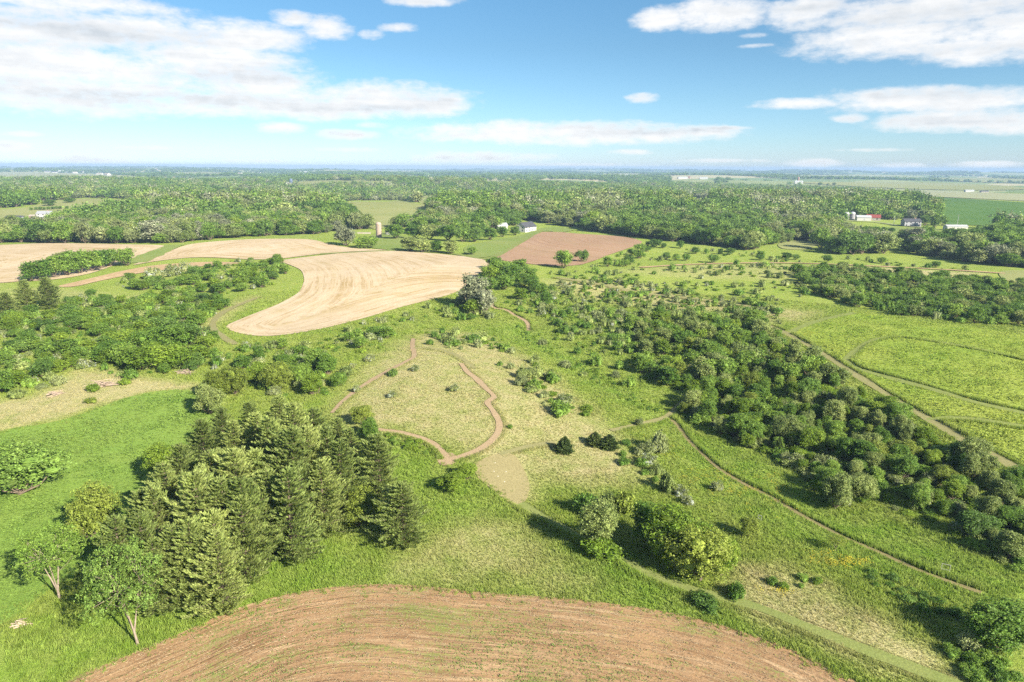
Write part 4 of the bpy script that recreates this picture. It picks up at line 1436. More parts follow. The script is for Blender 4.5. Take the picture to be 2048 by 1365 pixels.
zone('silver willow understorey', [(880, 622), (910, 600), (990, 605), (980, 640), (900, 642)], 3.2, [(2, B, 'mid', 'green', 2.4, 4.5, 1.2)] + SCRUB, .12, 9, 7)
zone('scrubby flat beside copse', [(1000, 610), (1080, 590), (1130, 560), (1250, 560), (1400, 590), (1560, 620), (1560, 650), (1480, 640), (1330, 635), (1260, 650), (1180, 660), (1100, 640)], 2.8, SCRUB, .31, 13, 8)
zone('brush above tree belt', [(1180, 640), (1260, 635), (1290, 690), (1270, 700), (1200, 690)], 3.2, SCRUB, .36, 10, 9)
zone('dry open plain', [(1090, 545), (1200, 545), (1300, 540), (1420, 530), (1560, 530), (1600, 545), (1620, 600), (1560, 612), (1400, 592), (1250, 565), (1120, 560)], 4.4, SCRUB, .49, 16, 10)
zone('green plain hedgerows', [(1230, 512), (1290, 490), (1370, 496), (1450, 506), (1560, 510), (1720, 520), (1900, 535), (1980, 545), (1800, 533), (1600, 525), (1420, 526), (1300, 532), (1180, 535)], 5.5, [(2, B, 'mid', 'green', 4, 7, 1.2), (1, B, 'mid', 'dark', 4, 7, 1.2)] + SCRUB, .50, 20, 11)
zone('dry knoll crest', [(830, 665), (960, 668), (1060, 720), (1150, 790), (1200, 850), (1130, 850), (1050, 780), (980, 720), (900, 700)], 3.0, SCRUB[:4], .54, 9, 12)
zone('bank below the cedars', [(1220, 870), (1260, 880), (1330, 960), (1300, 1000), (1270, 960), (1230, 910)], 3.0, [(2, S, 'shrub', 'green', .7, 1.6, 1.6), (1, S, 'shrub', 'pale', .8, 1.6, 1.5)], .45, 8, 13)
zone('rough corner grass', [(1740, 1145), (1800, 1165), (1900, 1215), (1950, 1260), (1900, 1250), (1800, 1200), (1730, 1170)], 1.5, [(2, S, 'shrub', 'green', .6, 1.1, 1.8), (1, S, 'shrub', 'dark', .6, 1.1, 1.8)], .2, 6, 14)
zone('corner tree understorey', [(1900, 1310), (1990, 1320), (2060, 1365), (1950, 1380)], 1.5, [(2, S, 'shrub', 'green', .8, 1.5, 1.6)], .25, 6, 15)
zone('undergrowth below the grove', [(520, 1075), (600, 1050), (660, 1050), (680, 1070), (600, 1100), (530, 1125)], 1.3, [(3, S, 'shrub', 'bright', .6, 1.3, 1.7)], .2, 5, 16)
zone('leafy dirt-path bank', [(770, 872), (830, 880), (875, 905), (860, 915), (790, 890)], 1.4, [(2, S, 'shrub', 'bright', .5, 1.0, 1.8), (1, S, 'shrub', 'green', .5, 1.0, 1.8)], .25, 5, 17)
zone('weedy lane rise', [(1490, 1140), (1560, 1130), (1640, 1170), (1600, 1190), (1520, 1180)], 1.7, [(2, S, 'shrub', 'bright', .5, 1.1, 1.8), (1, S, 'shrub', 'green', .5, 1.2, 1.8)], .4, 6, 18)

# ------------------------------------------------------------------ the woods
EDGE_X = [-400, 0, 335, 400, 460, 540, 640, 690, 745, 760, 790, 830, 900, 960, 1010, 1040, 1075, 1100, 1150, 1200, 1290, 1380, 1460, 1500, 1540, 1600, 1640, 1700, 1770, 1800, 1850, 1950, 2048, 2500]
EDGE_Y = [489, 487, 488, 483, 477, 473, 469, 462, 458, 458, 455, 468, 474, 470, 455, 450, 448, 450, 458, 466, 478, 487, 498, 503, 490, 482, 505, 512, 508, 505, 512, 528, 538, 560]
CLEAR = [
    [(640, 407), (700, 402), (800, 401), (835, 406), (835, 394), (880, 391), (886, 401), (860, 418), (862, 430), (852, 443), (800, 450), (762, 462), (740, 460), (715, 441), (690, 423)],
    [(-400, 425), (0, 418), (60, 412), (100, 402), (180, 396), (296, 400), (275, 413), (225, 422), (172, 437), (132, 449), (90, 466), (60, 464), (0, 467), (-400, 475)],
    [(410, 385), (510, 383), (505, 397), (472, 405), (428, 398)],
    [(1770, 390), (1860, 393), (2500, 420), (2500, 480), (2048, 462), (1960, 455), (1925, 464), (1860, 486), (1790, 480), (1715, 466), (1660, 448), (1720, 444), (1800, 440), (1880, 440), (1876, 420), (1850, 408)],
    [(1660, 377), (1800, 377), (2500, 395), (2500, 420), (2048, 406), (1900, 398), (1750, 391)],
    [(1540, 366), (1600, 362), (1850, 363), (2500, 380), (2500, 395), (1900, 384), (1720, 378)],
    [(1346, 404), (1385, 397), (1425, 400), (1430, 413), (1388, 417), (1345, 416)],
    [(735, 464), (780, 461), (800, 470), (830, 490), (810, 505), (735, 500)],
    [(1040, 440), (1075, 444), (1150, 457), (1170, 470), (1060, 480), (1030, 470)],
    [(1552, 490), (1600, 480), (1645, 488), (1615, 503), (1562, 502)],
    [(1640, 500), (1720, 470), (1800, 480), (1800, 505), (1780, 512), (1720, 478), (1680, 500)],
    [(560, 372), (640, 362), (760, 364), (800, 371), (700, 372), (600, 378)],
    [(1800, 505), (1830, 490), (1800, 485), (1770, 500), (1770, 525), (1800, 530)],
    [(385, 398), (425, 392), (425, 405), (400, 408)],
    [(1685, 437), (1775, 437), (1792, 470), (1690, 470)],
    [(1868, 455), (1992, 455), (1988, 484), (1868, 484)],
    [(1340, 352), (1432, 352), (1432, 368), (1340, 368)],
]


FAR_FIELDS = [
    ('hay_field', [(-60, 347), (60, 345), (160, 348), (250, 352), (330, 358), (240, 363), (120, 360), (0, 361)], 'M_PALE'),
    ('pasture', [(470, 374), (560, 367), (660, 362), (760, 364), (800, 371), (700, 372), (600, 375)], 'M_PASTURE'),
    ('hay_field', [(966, 367), (992, 364), (1020, 366), (1012, 371), (975, 371)], 'M_PALE'),
    ('hay_field', [(1560, 353), (1640, 351), (1780, 353), (1760, 356), (1600, 357)], 'M_PALE'),
    ('hay_field', [(600, 352), (680, 349), (730, 351), (690, 354), (620, 355)], 'M_PALE'),
    ('pasture', [(330, 347), (400, 345), (470, 348), (440, 351), (350, 351)], 'M_PASTURE'),
    ('bean_field', [(840, 362), (900, 358), (970, 358), (930, 362), (870, 364)], 'M_BEANS'),
    ('hay_field', [(1180, 350), (1260, 348), (1330, 350), (1280, 353), (1200, 353)], 'M_PALE'),
    ('pasture', [(1840, 358), (1950, 357), (2080, 361), (2060, 367), (1920, 364)], 'M_PASTURE'),
    ('hay_field', [(700, 343), (790, 341), (860, 343), (800, 345), (720, 345)], 'M_PALE'),
]
for nm_, px_, mt_ in FAR_FIELDS:
    sheet(nm_, px_, {'M_PALE': M_PALE, 'M_PASTURE': M_PASTURE, 'M_BEANS': M_BEANS}[mt_], 90, .3)
    CLEAR.append(px_)


def build_woods():
    rg = np.random.default_rng(5)
    pts = []
    d = 470.0
    while d < 2500:
        s = 8.6 + max(0, d - 600) * .0040
        na = int(1.52 * d / s)
        a = -.76 + (np.arange(na) + rg.uniform(-.42, .42, na)) * s / d
        dd = d + rg.uniform(-.42, .42, na) * s
        pts.append(np.stack([dd * np.sin(a), dd * np.cos(a)], 1))
        d += s
    p = np.concatenate(pts)
    p3 = np.column_stack([p, hgt(p[:, 0], p[:, 1])])
    px, py, dep = project(p3)
    ok = (py < np.interp(px, EDGE_X, EDGE_Y)) & (px > -120) & (px < 2170)
    for c in CLEAR:
        ok &= ~inside(px, py, c)
    ok &= vnoise(p[:, 0], p[:, 1], 110, 3) * .6 + vnoise(p[:, 0], p[:, 1], 37, 4) * .4 > np.where(py < 374, .52, .16)
    p3, px, py = p3[ok], px[ok], py[ok]
    for (x, y, z), u, v in zip(p3, px, py):
        dist = math.hypot(x, y)
        k = vnoise(x, y, 60, 9) + rg.uniform(-.35, .35)
        tone = 'dark' if k < .25 else 'green' if k < .58 else 'bright' if k < .61 else 'grey' if k < .80 else ('silver' if rg.random() < .35 else 'pale')
        h = rg.choice([rg.uniform(6.5, 10), rg.uniform(10, 14), rg.uniform(14, 18.5)], p=[.3, .45, .25])
        key = 'mid' if dist < 800 else 'far'
        if u < 760 and v < 400:
            wh = 'wood beyond hillside pasture'
        elif u < 760:
            wh = 'wood behind straw fields'
        elif u < 1150:
            wh = 'wood behind white house'
        elif u < 1560:
            wh = 'wood behind far ploughed field'
        else:
            wh = 'wood around right farmstead'
        plant(B, key, tone, (x, y, z), h, (6 + h * .58) * rg.uniform(.7, 1.25), None, T, None, zone=wh, look=f'{TONE[tone]} tree')
    # woodlots of the far country, one mass each
    pts = []
    d = 2500.0
    while d < 14500:
        s = 26 + (d - 2500) * .0045
        na = int(1.60 * d / s)
        a = -.80 + (np.arange(na) + rg.uniform(-.45, .45, na)) * s / d
        dd = d + rg.uniform(-.45, .45, na) * s * 1.4
        pts.append(np.stack([dd * np.sin(a), dd * np.cos(a)], 1))
        d += s * 1.4
    p = np.concatenate(pts)
    q = vnoise(p[:, 0], p[:, 1], 700, 21) * .45 + vnoise(p[:, 0], p[:, 1] * .6, 260, 22) * .35 + vnoise(p[:, 0], p[:, 1], 90, 23) * .2
    u_, v_, _ = project(np.column_stack([p, hgt(p[:, 0], p[:, 1])]))
    keep = q > .55
    for c in CLEAR:
        keep &= ~inside(u_, v_, c)
    p = p[keep]
    dd = np.hypot(p[:, 0], p[:, 1])
    sc = (26 + (dd - 2500) * .0045) / 26 * rg.uniform(1.2, 2.0, len(p))
    FARW.append((np.column_stack([p, hgt(p[:, 0], p[:, 1]) - 1.0]), sc, rg.uniform(.8, 1.4, len(p)) * (1 + (dd - 2500) / 16000)))


FARW = []
build_woods()


# ------------------------------------------------------------------ set the plants out
ORD = 'first second third fourth fifth sixth seventh eighth ninth tenth eleventh twelfth thirteenth fourteenth fifteenth sixteenth seventeenth eighteenth nineteenth twentieth'.split()


def ordinal(i):
    n = i + 1
    if n <= 20:
        return ORD[i]
    k = n // 10 - 2
    if n % 10 == 0:
        return ['twentieth', 'thirtieth', 'fortieth', 'fiftieth', 'sixtieth'][k]
    return ['twenty', 'thirty', 'forty', 'fifty', 'sixty'][k] + '-' + ORD[n % 10 - 1]


def name_apart(single):
    """labels that single out: the look, the part of its stand (by distance), and the place along it"""
    zones = {}
    for w in single:
        if w.get('zone'):
            zones.setdefault(w['zone'], []).append(w)
    for zn, lst in zones.items():
        ds = sorted(w['dep'] for w in lst)
        cut = [ds[len(ds) // 3], ds[2 * len(ds) // 3]] if len(lst) > 12 else None
        sets = {}
        for w in lst:
            part = '' if cut is None else 'near' if w['dep'] < cut[0] else 'middle' if w['dep'] < cut[1] else 'far'
            sets.setdefault((w['look'], part), []).append(w)
        for (look, part), ws in sets.items():
            ws.sort(key=lambda w: w['px'])
            tail = {'near': 'near end of ', 'middle': 'middle of ', 'far': 'far end of ', '': 'in the '}[part] + zn
            for i, w in enumerate(ws):
                w['group'] = f"{look}s of the {zn}"
                w['label'] = f'only {look}, {tail}' if len(ws) == 1 else f'{ordinal(i)} {look} from left, {tail}'


def realise():
    by = {}
    locs = np.array([w['loc'] for w in WANT])
    px, py, dep = project(locs + np.array([0, 0, 1.0]))
    for w, u, v, d in zip(WANT, px, py, dep):
        w['px'], w['dep'] = u, d
        w['size'] = max(w['h'], w['w']) / max(d, 1) * F
        inview = -60 < u < 2108 and 0 < v < 1365 + w['size'] and d > 5
        w['vis'] = inview
        by.setdefault(w['kind'], []).append(w)
    rest = {}
    for kind, lst in by.items():
        hand = [w for w in lst if w['vis']]
        hand.sort(key=lambda w: -w['size'])
        single = hand[:300]
        ids = set(id(w) for w in single)
        name_apart(single)
        for w in single:
            cm, tm = plants(w['key'])[w['var']][:2]
            o = thing(kind, w['label'], w['cat'], w['loc'], w['rot'], w['group'])
            if w['kind'] not in ('pine_tree', 'cedar_tree'):
                k_ = rnd.uniform(.82, 1.22)
                o.scale = (w['sx'] * k_, w['sx'] / k_, w['sz'])
                o.rotation_euler = (rnd.gauss(0, .05), rnd.gauss(0, .05), w['rot'])
            else:
                o.scale = (w['sx'], w['sx'], w['sz'])
                o.rotation_euler = (rnd.gauss(0, .025), rnd.gauss(0, .025), w['rot'])
            tone_on(link('foliage' if kind == 'shrub' else 'crown', cm, o), w['tone'])
            link('stem' if kind == 'shrub' else 'trunk', tm, o)
        for w in lst:
            if id(w) not in ids:
                rest.setdefault('shrubbery' if kind == 'shrub' else 'woods', []).append(w)
    for name, lst in rest.items():
        keys = sorted(set((w['key'], w['tone'], w['var']) for w in lst))
        objs = [joined(k, t, v) for k, t, v in keys]
        ix = {k: i for i, k in enumerate(keys)}
        if name == 'woods':
            base = len(objs)
            objs += [joined('far', t, v) for t in ('green', 'dark') for v in range(3)]
        P = [w['loc'] for w in lst]
        sx = [w['sx'] for w in lst]
        sz = [w['sz'] for w in lst]
        rz = [w['rot'] for w in lst]
        ii = [ix[(w['key'], w['tone'], w['var'])] for w in lst]
        if name == 'woods':
            fp, fs, fz = FARW[0]
            P = np.concatenate([np.array(P), fp])
            sx = np.concatenate([sx, fs])
            sz = np.concatenate([sz, fz])
            rz = np.concatenate([rz, NR.uniform(0, 6.28, len(fp))])
            ii = np.concatenate([ii, base + NR.integers(0, 6, len(fp))])
        scatter(name, np.array(P), sx, sz, rz, ii, objs)
        print('SCATTER', name, len(P))


realise()


# ------------------------------------------------------------------ grass and flowers
def crop_leaf(src):
    a, b = {M_ALFALFA: ((0.152, 0.258, 0.045), (0.230, 0.311, 0.068)), M_HAY: ((0.206, 0.306, 0.041), (0.314, 0.357, 0.072))}[src]
    m = Mat('crop_leaf')
    P = m.pos()
    k = m.math('ADD', m.math('MULTIPLY', m.noise(P, .035, 5), 1.2), m.math('MULTIPLY', m.noise(P, .4, 4), .4))
    c = m.mix(m.range(k, .6, 1.05), a, b)
    oi = N(m.t, 'ShaderNodeObjectInfo')
    return m.surf(m.scale(c, m.range(oi.outputs['Random'], 0, 1, .95, 1.2)), .7, spec=.15, trans=.35)


def build_grass():
    rg = np.random.default_rng(77)
    srcs = []
    for i in range(4):
        n = 16
        a = rg.uniform(0, 6.28, n)
        r = rg.uniform(0, .32, n)
        base = np.stack([r * np.cos(a), r * np.sin(a), np.full(n, -.03)], 1)
        h = rg.uniform(.3, .62, n)
        tip = base + np.stack([rg.normal(size=n) * .16, rg.normal(size=n) * .16, h], 1)
        b = rg.uniform(0, 6.28, n)
        w = np.stack([np.cos(b), np.sin(b), np.zeros(n)], 1) * .055
        v = np.stack([base - w, base + w, tip], 1).reshape(-1, 3)
        me = Geo().add(v, np.arange(n * 3).reshape(n, 3)).mesh('tuft', [M_GRASS])
        srcs.append(bpy.data.objects.new('x', me))
    pts = []
    d = 55.0
    while d < 330:
        s = .33 + (d - 55) * .0038
        na = int(1.42 * d / s)
        a = -.71 + (np.arange(na) + rg.uniform(-.5, .5, na)) * s / d
        dd = d + rg.uniform(-.5, .5, na) * s
        pts.append(np.stack([dd * np.sin(a), dd * np.cos(a)], 1))
        d += s
    p = np.concatenate(pts)
    p3 = np.column_stack([p, hgt(p[:, 0], p[:, 1])])
    px, py, dep = project(p3)
    ok = (px > -30) & (px < 2080) & (py < 1400)
    p3 = p3[ok]
    x, y = p3[:, 0], p3[:, 1]
    bad = np.zeros(len(x), bool)
    for i, fp in enumerate(FIELD_POLYS):
        xs, ys = [q[0] for q in fp], [q[1] for q in fp]
        sel = (x > min(xs)) & (x < max(xs)) & (y > min(ys)) & (y < max(ys))
        if sel.any():
            t = np.zeros(len(x), bool)
            t[sel] = inside(x[sel], y[sel], fp)
            if FIELD_NAMES[i] in ('ploughed_field', 'alfalfa_field', 'mown_patch', 'dirt_patch') and t.any():
                w_ = np.where(t)[0]                     # the sward strays over the field's edge
                t[w_] = seg_dist(x[w_], y[w_], fp, True) > rg.exponential({'ploughed_field': .55, 'alfalfa_field': .9, 'mown_patch': .8, 'dirt_patch': .3}[FIELD_NAMES[i]], len(w_))
            bad |= t
    for pts_, hw in PATHS:
        xs, ys = [q[0] for q in pts_], [q[1] for q in pts_]
        sel = (x > min(xs) - 6) & (x < max(xs) + 6) & (y > min(ys) - 6) & (y < max(ys) + 6)
        if sel.any():
            t = np.zeros(len(x), bool)
            t[sel] = seg_dist(x[sel], y[sel], pts_) < (hw + .1) * rg.uniform(.62, 1.0, int(sel.sum()))
            bad |= t
    p3 = p3[~bad]
    x, y = p3[:, 0], p3[:, 1]
    dd = np.hypot(x, y)
    dry = np.maximum(soft_poly(x, y, DRY_W), .12)
    lush = soft_poly(x, y, LUSH_W)
    tall = np.ones(len(p3))
    extra = []
    for P_, nrm, wd, hv in VERGES:          # uncut grass stands tallest right along the paths
        seg = np.linalg.norm(np.diff(P_, axis=0), axis=1)
        cum = np.concatenate([[0], np.cumsum(seg)])
        dist = np.hypot(*P_.mean(0))
        step = .16 + .0012 * dist
        t = np.arange(0, cum[-1], step)
        for side in (-1, 1):
            sunny = side * (nrm @ np.array([SUN_V.x, SUN_V.y])).mean() > 0
            for row_ in range(3 if sunny else 1):
                tt = t + rg.uniform(-.5, .5, len(t)) * step
                qx = np.interp(tt, cum, P_[:, 0] + side * nrm[:, 0] * (wd * .5 + .30 + row_ * .3))
                qy = np.interp(tt, cum, P_[:, 1] + side * nrm[:, 1] * (wd * .5 + .30 + row_ * .3))
                sel = np.ones(len(qx), bool)
                for pts_, hw in PATHS:
                    sel &= seg_dist(qx, qy, pts_) > hw
                extra.append(np.column_stack([qx, qy, hgt(qx, qy), np.full(len(qx), 1.1 + hv * .8 if sunny else .8)])[sel])
    extra = np.concatenate(extra)
    p3 = np.concatenate([p3, extra[:, :3]])
    tall = np.concatenate([tall, extra[:, 3]])
    x, y = p3[:, 0], p3[:, 1]
    dd = np.hypot(x, y)
    dry = np.maximum(soft_poly(x, y, DRY_W), .12)
    lush = soft_poly(x, y, LUSH_W)
    clump = vnoise(x, y, 3.5, 31) * .5 + vnoise(x, y, 9, 32) * .5
    sc = (.55 + .9 * clump) * (1 + .003 * (dd - 55)) * rg.uniform(.7, 1.3, len(x))
    sc = sc * (1.0 - .45 * dry)
    sz = sc * (1.0 - .35 * dry) / (1 + .0015 * (dd - 55))
    sz = sz * tall
    scatter('grass', p3, sc, sz, rg.uniform(0, 6.28, len(x)), rg.integers(0, 4, len(x)), srcs, {'dry': dry, 'lush': lush})
    print('SCATTER grass', len(x))
    # leafy crops: short clumps in the alfalfa and the hay meadow
    for fname, match, matt, hs, s0 in [('alfalfa_leaves', 'alfalfa_field', M_ALFALFA, .24, .36), ('meadow_grass', 'hay_field', M_HAY, .38, .40)]:
        poly = [q for q, nm in zip(FIELD_POLYS, FIELD_NAMES) if nm == match][0]
        srcs2 = []
        for i in range(3):
            n = 12
            a = rg.uniform(0, 6.28, n)
            r = rg.uniform(0, .3, n)
            c = np.stack([r * np.cos(a), r * np.sin(a), rg.uniform(.3, 1.0, n)], 1)
            u = unit(rg.normal(size=(n, 3)) + np.array([0, 0, .6])) * .14
            w = unit(np.cross(u, rg.normal(size=(n, 3)))) * .09
            srcs2.append(bpy.data.objects.new('x', Geo().cards(c, u, w).mesh('clump', [crop_leaf(matt)])))
        pts = []
        d = 60.0
        while d < 330:
            s = s0 + (d - 60) * .0034
            na = int(1.46 * d / s)
            a = -.73 + (np.arange(na) + rg.uniform(-.5, .5, na)) * s / d
            dd = d + rg.uniform(-.5, .5, na) * s
            pts.append(np.stack([dd * np.sin(a), dd * np.cos(a)], 1))
            d += s
        p = np.concatenate(pts)
        ok = inside(p[:, 0], p[:, 1], poly)
        p = p[ok]
        p3 = np.column_stack([p, hgt(p[:, 0], p[:, 1]) + .03])
        u_, v_, _ = project(p3)
        ok = (u_ > -30) & (u_ < 2080) & (v_ < 1400)
        for pts_, hw in PATHS:
            ok &= seg_dist(p[:, 0], p[:, 1], pts_) > hw + .05
        p3 = p3[ok]
        k = vnoise(p3[:, 0], p3[:, 1], 5, 51) * .6 + vnoise(p3[:, 0], p3[:, 1], 1.7, 52) * .4
        sc = (.6 + .9 * k) * rg.uniform(.7, 1.3, len(p3)) * (1 + .002 * np.hypot(p3[:, 0], p3[:, 1]))
        scatter(fname, p3, sc, sc * hs * (.5 + k), rg.uniform(0, 6.28, len(p3)), rg.integers(0, 3, len(p3)), srcs2)
        print('SCATTER', fname, len(p3))
    # young crop and old straw lying in the rows of the near ploughed field
    E = [tuple(at(*q)[:2]) for q in smooth(NEAR_FIELD, 5)]
    poly = FIELD_POLYS[0]
    n = 42000
    X = rg.uniform(min(q[0] for q in poly), max(q[0] for q in poly), n)
    Y = rg.uniform(48, max(q[1] for q in poly), n)
    ok = inside(X, Y, poly)
    u_, v_, _ = project(np.column_stack([X, Y, np.zeros(n)]))
    ok &= (u_ > -20) & (u_ < 2070) & (v_ < 1400)
    X, Y = X[ok], Y[ok]
    d0 = seg_dist(X, Y, E)
    gx, gy = (seg_dist(X + .2, Y, E) - d0) / .2, (seg_dist(X, Y + .2, E) - d0) / .2
    off = np.round(d0 / .76) * .76 - d0 + rg.normal(size=len(X)) * .20
    X, Y = X + gx * off, Y + gy * off
    pt = vnoise(X, Y, 14, 71) * .5 + vnoise(X, Y, 4, 72) * .3 + vnoise(d0, d0 * 0, 5, 73) * .2
    kind_ = np.where(rg.uniform(0, 1, len(X)) < np.clip((pt - .47) * 2.6, .03, .6), 0, 1)
    ang_ = np.arctan2(gx, -gy)
    for fname, kk, nn, ln, wd, up in [('crop_seedlings', 0, 4, .085, .035, 1.0), ('stubble', 1, 5, .20, .018, .12)]:
        mm = plain(fname, (.13, .205, .045) if kk == 0 else (.34, .265, .165), .9, .3, 3.0, .05)
        srcs3 = []
        for i in range(3):
            c = np.stack([rg.normal(size=nn) * .22, rg.normal(size=nn) * .06, np.full(nn, .05 + .05 * up)], 1)
            u = unit(rg.normal(size=(nn, 3)) * np.array([1, .5, .25]) + np.array([0, 0, up])) * ln
            w = unit(np.cross(u, rg.normal(size=(nn, 3)))) * wd
            srcs3.append(bpy.data.objects.new('x', Geo().cards(c, u, w).mesh('sprig', [mm])))
        sel = kind_ == kk
        if kk == 1:
            sel &= rg.uniform(0, 1, len(X)) < .28
        q3 = np.column_stack([X, Y, hgt(X, Y) + .05 + np.hypot(X, Y) * .0005])[sel]
        sc = rg.uniform(.6, 1.4, len(q3))
        scatter(fname, q3, sc, sc, ang_[sel] + rg.normal(size=len(q3)) * .2, rg.integers(0, 3, len(q3)), srcs3)
    # yellow flowers
    mf = plain('yellow_petals', (.40, .34, .025), .7, .2)
    src = []
    for i in range(2):
        n = 7
        c = np.stack([rg.normal(size=n) * .25, rg.normal(size=n) * .25, rg.uniform(.35, .6, n)], 1)
        u = unit(rg.normal(size=(n, 3)) * np.array([1, 1, .3])) * .06
        w = unit(np.cross(u, np.array([.1, .2, 1.0]))) * .06
        g = Geo()
        g.cards(c, u, w)
        src.append(bpy.data.objects.new('x', g.mesh('flower', [mf])))
    P = []
    for cx, cy_, rx, ry, n in [(1420, 955, 70, 22, 120), (1480, 985, 60, 18, 90), (1690, 1128, 60, 10, 170), (1640, 1110, 30, 12, 40), (1615, 668, 30, 8, 160), (1330, 900, 50, 25, 60), (1540, 955, 30, 10, 30), (1560, 1010, 60, 30, 40), (1900, 770, 150, 50, 90), (1650, 690, 60, 30, 60), (1560, 985, 40, 15, 30), (1560, 1185, 40, 10, 40)]:
        for _ in range(int(n * .6)):
            q = at(cx + rnd.gauss(0, rx * .5), cy_ + rnd.gauss(0, ry * .5))
            P.append(q)
    P = np.array(P)
    s = NR.uniform(.7, 1.5, len(P))
    scatter('wildflowers', P, s, s * .8, NR.uniform(0, 6, len(P)), NR.integers(0, 2, len(P)), src)


build_grass()

# ------------------------------------------------------------------ buildings
M_WHITE = plain('white_siding', (0.410, 0.410, 0.394), .6, .05)
M_CREAM = plain('cream_wall', (0.295, 0.262, 0.221), .7, .08)
M_SLATE = plain('dark_shingles', (.055, .058, .068), .8, .15)
M_REDROOF = plain('red_roof', (.20, .05, .04), .6, .15)
M_GREYWALL = plain('grey_siding', (0.262, 0.271, 0.295), .6, .1)
M_TIN = plain('pale_tin', (0.344, 0.361, 0.369), .45, .08)
M_CONC = plain('silo_concrete', (.31, .245, .20), .9, .15, .3)
M_PINK = plain('pink_brick', (0.279, 0.180, 0.148), .9, .12)
M_WIN = plain('window_glass', (.04, .05, .06), .15, .05, spec=.5)
M_POLE = plain('pole_wood', (.25, .19, .14), .9)
M_BLUE = plain('blue_steel', (.10, .14, .22), .4)


def house(name, label, px, py, Lx, Wy, Hw, Hr, rot, wall, roof, wins=3, group=None, door=True, chimney=False, cat='house'):
    """gable house, ridge along its own x"""
    p = at(px, py)
    o = thing(name, label, cat, p, R(rot), group)
    g = Geo().box((-Lx / 2, -Wy / 2, -1.5), (Lx / 2, Wy / 2, Hw))
    for sx in (-1, 1):
        x = sx * Lx / 2
        g.add([(x, -Wy / 2, Hw), (x, Wy / 2, Hw), (x, 0, Hw + Hr), (x - sx * .2, -Wy / 2, Hw), (x - sx * .2, Wy / 2, Hw), (x - sx * .2, 0, Hw + Hr)], [(0, 1, 2), (3, 5, 4)])
    link('wall', g.mesh('wall', [wall]), o)
    e, th = .45, .22
    g = Geo()
    sl = Hr / (Wy / 2)
    for sy in (-1, 1):
        ye, ze = sy * (Wy / 2 + e), Hw - e * sl
        v = [(-Lx / 2 - e, ye, ze), (Lx / 2 + e, ye, ze), (Lx / 2 + e, 0, Hw + Hr + .02), (-Lx / 2 - e, 0, Hw + Hr + .02)]
        v += [(a, b, c + th) for a, b, c in v]
        g.add(v, [(0, 3, 2, 1), (4, 5, 6, 7), (0, 1, 5, 4), (1, 2, 6, 5), (2, 3, 7, 6), (3, 0, 4, 7)])
    r = link('roof', g.mesh('roof', [roof]), o)
    if chimney:
        link('chimney', Geo().box((Lx * .2, -.5, Hw + Hr * .6), (Lx * .2 + .9, .5, Hw + Hr + 1.2)).mesh('chimney', [M_PINK]), r)
    if wins:
        wm = Geo().box((-.55, -.05, -.75), (.55, .05, .75)).mesh('window', [M_WIN])
        rows = [1.7] if Hw < 4.2 else [1.6, 4.4]
        for z in rows:
            for sy in (-1, 1):
                for k in range(wins):
                    w = link('window', wm, o, (-Lx / 2 + Lx * (k + .5) / wins, sy * (Wy / 2 + .03), z))
            for sx in (-1, 1):
                for yy in (-Wy * .22, Wy * .22):
                    w = link('window', wm, o, (sx * (Lx / 2 + .03), yy, z))
                    w.rotation_euler = (0, 0, R(90))
    if door:
        link('door', Geo().box((Lx * .02 - .55, -Wy / 2 - .06, 0), (Lx * .02 + .55, -Wy / 2 + .02, 2.1)).mesh('door', [M_GREYWALL]), o)
    return o


house('farmhouse', 'white gabled house with dark roof behind the far ploughed field', 1052, 463, 19, 11, 4.6, 4.0, 55, M_WHITE, M_SLATE, 4)
house('garage', 'small white building half hidden in trees beside the white house', 1003, 458, 10, 8, 3.2, 2.4, 20, M_WHITE, M_TIN, 2, cat='garage')
house('farmhouse', 'white two-storey house on the hillside pasture', 92, 437, 14, 10, 5.2, 2.6, 8, M_WHITE, M_GREYWALL, 3, chimney=True)
house('garage', 'low pinkish wing beside the white hillside house', 73, 437, 12, 6, 2.6, 1.2, 8, M_PINK, M_CREAM, 2, cat='garage')
house('barn', 'dark blue barn standing alone on the hillside pasture', 31, 443, 16, 9, 3.4, 2.4, 2, M_GREYWALL, M_SLATE, 0, cat='barn')
house('barn', 'white shed beside the red-roofed barn', 1726, 441, 15, 8, 3.6, 2.0, -12, M_WHITE, M_TIN, 0, cat='shed')
house('barn', 'red-roofed barn of the farmstead', 1746, 441, 14, 9, 3.4, 3.0, -20, M_CREAM, M_REDROOF, 2, cat='barn')
house('farmhouse', 'grey house with pale trim beside the tall farmstead trees', 1821, 453, 17, 9, 5.4, 2.6, -4, M_GREYWALL, M_SLATE, 4, chimney=True)
house('barn', 'long white shed beside the bean field', 1910, 461, 20, 8, 4.0, 1.4, -3, M_WHITE, M_TIN, 0, cat='shed')
house('barn', 'white dairy barn on the far horizon beside a red silo', 1597, 368, 30, 14, 7, 5, -10, M_WHITE, M_TIN, 0, cat='barn')
house('barn', 'long pale barn standing far off in the middle woods', 1365, 358, 55, 18, 7, 4, 3, M_WHITE, M_TIN, 0, cat='barn')
house('barn', 'second pale barn far off past the red-gabled one', 1407, 359, 45, 16, 7, 4, -5, M_WHITE, M_TIN, 0, cat='barn')
house('barn', 'red-gabled barn between the two far pale barns', 1378, 357, 18, 14, 8, 6, 70, M_PINK, M_REDROOF, 0, cat='barn')
house('barn', 'low white shed on the pale hay field', 1938, 384, 26, 10, 4, 2, -4, M_WHITE, M_TIN, 0, cat='shed')
house('barn', 'low dark-walled shed on the pale hay field', 1968, 386, 22, 10, 4, 2, -4, M_CREAM, M_SLATE, 0, cat='shed')
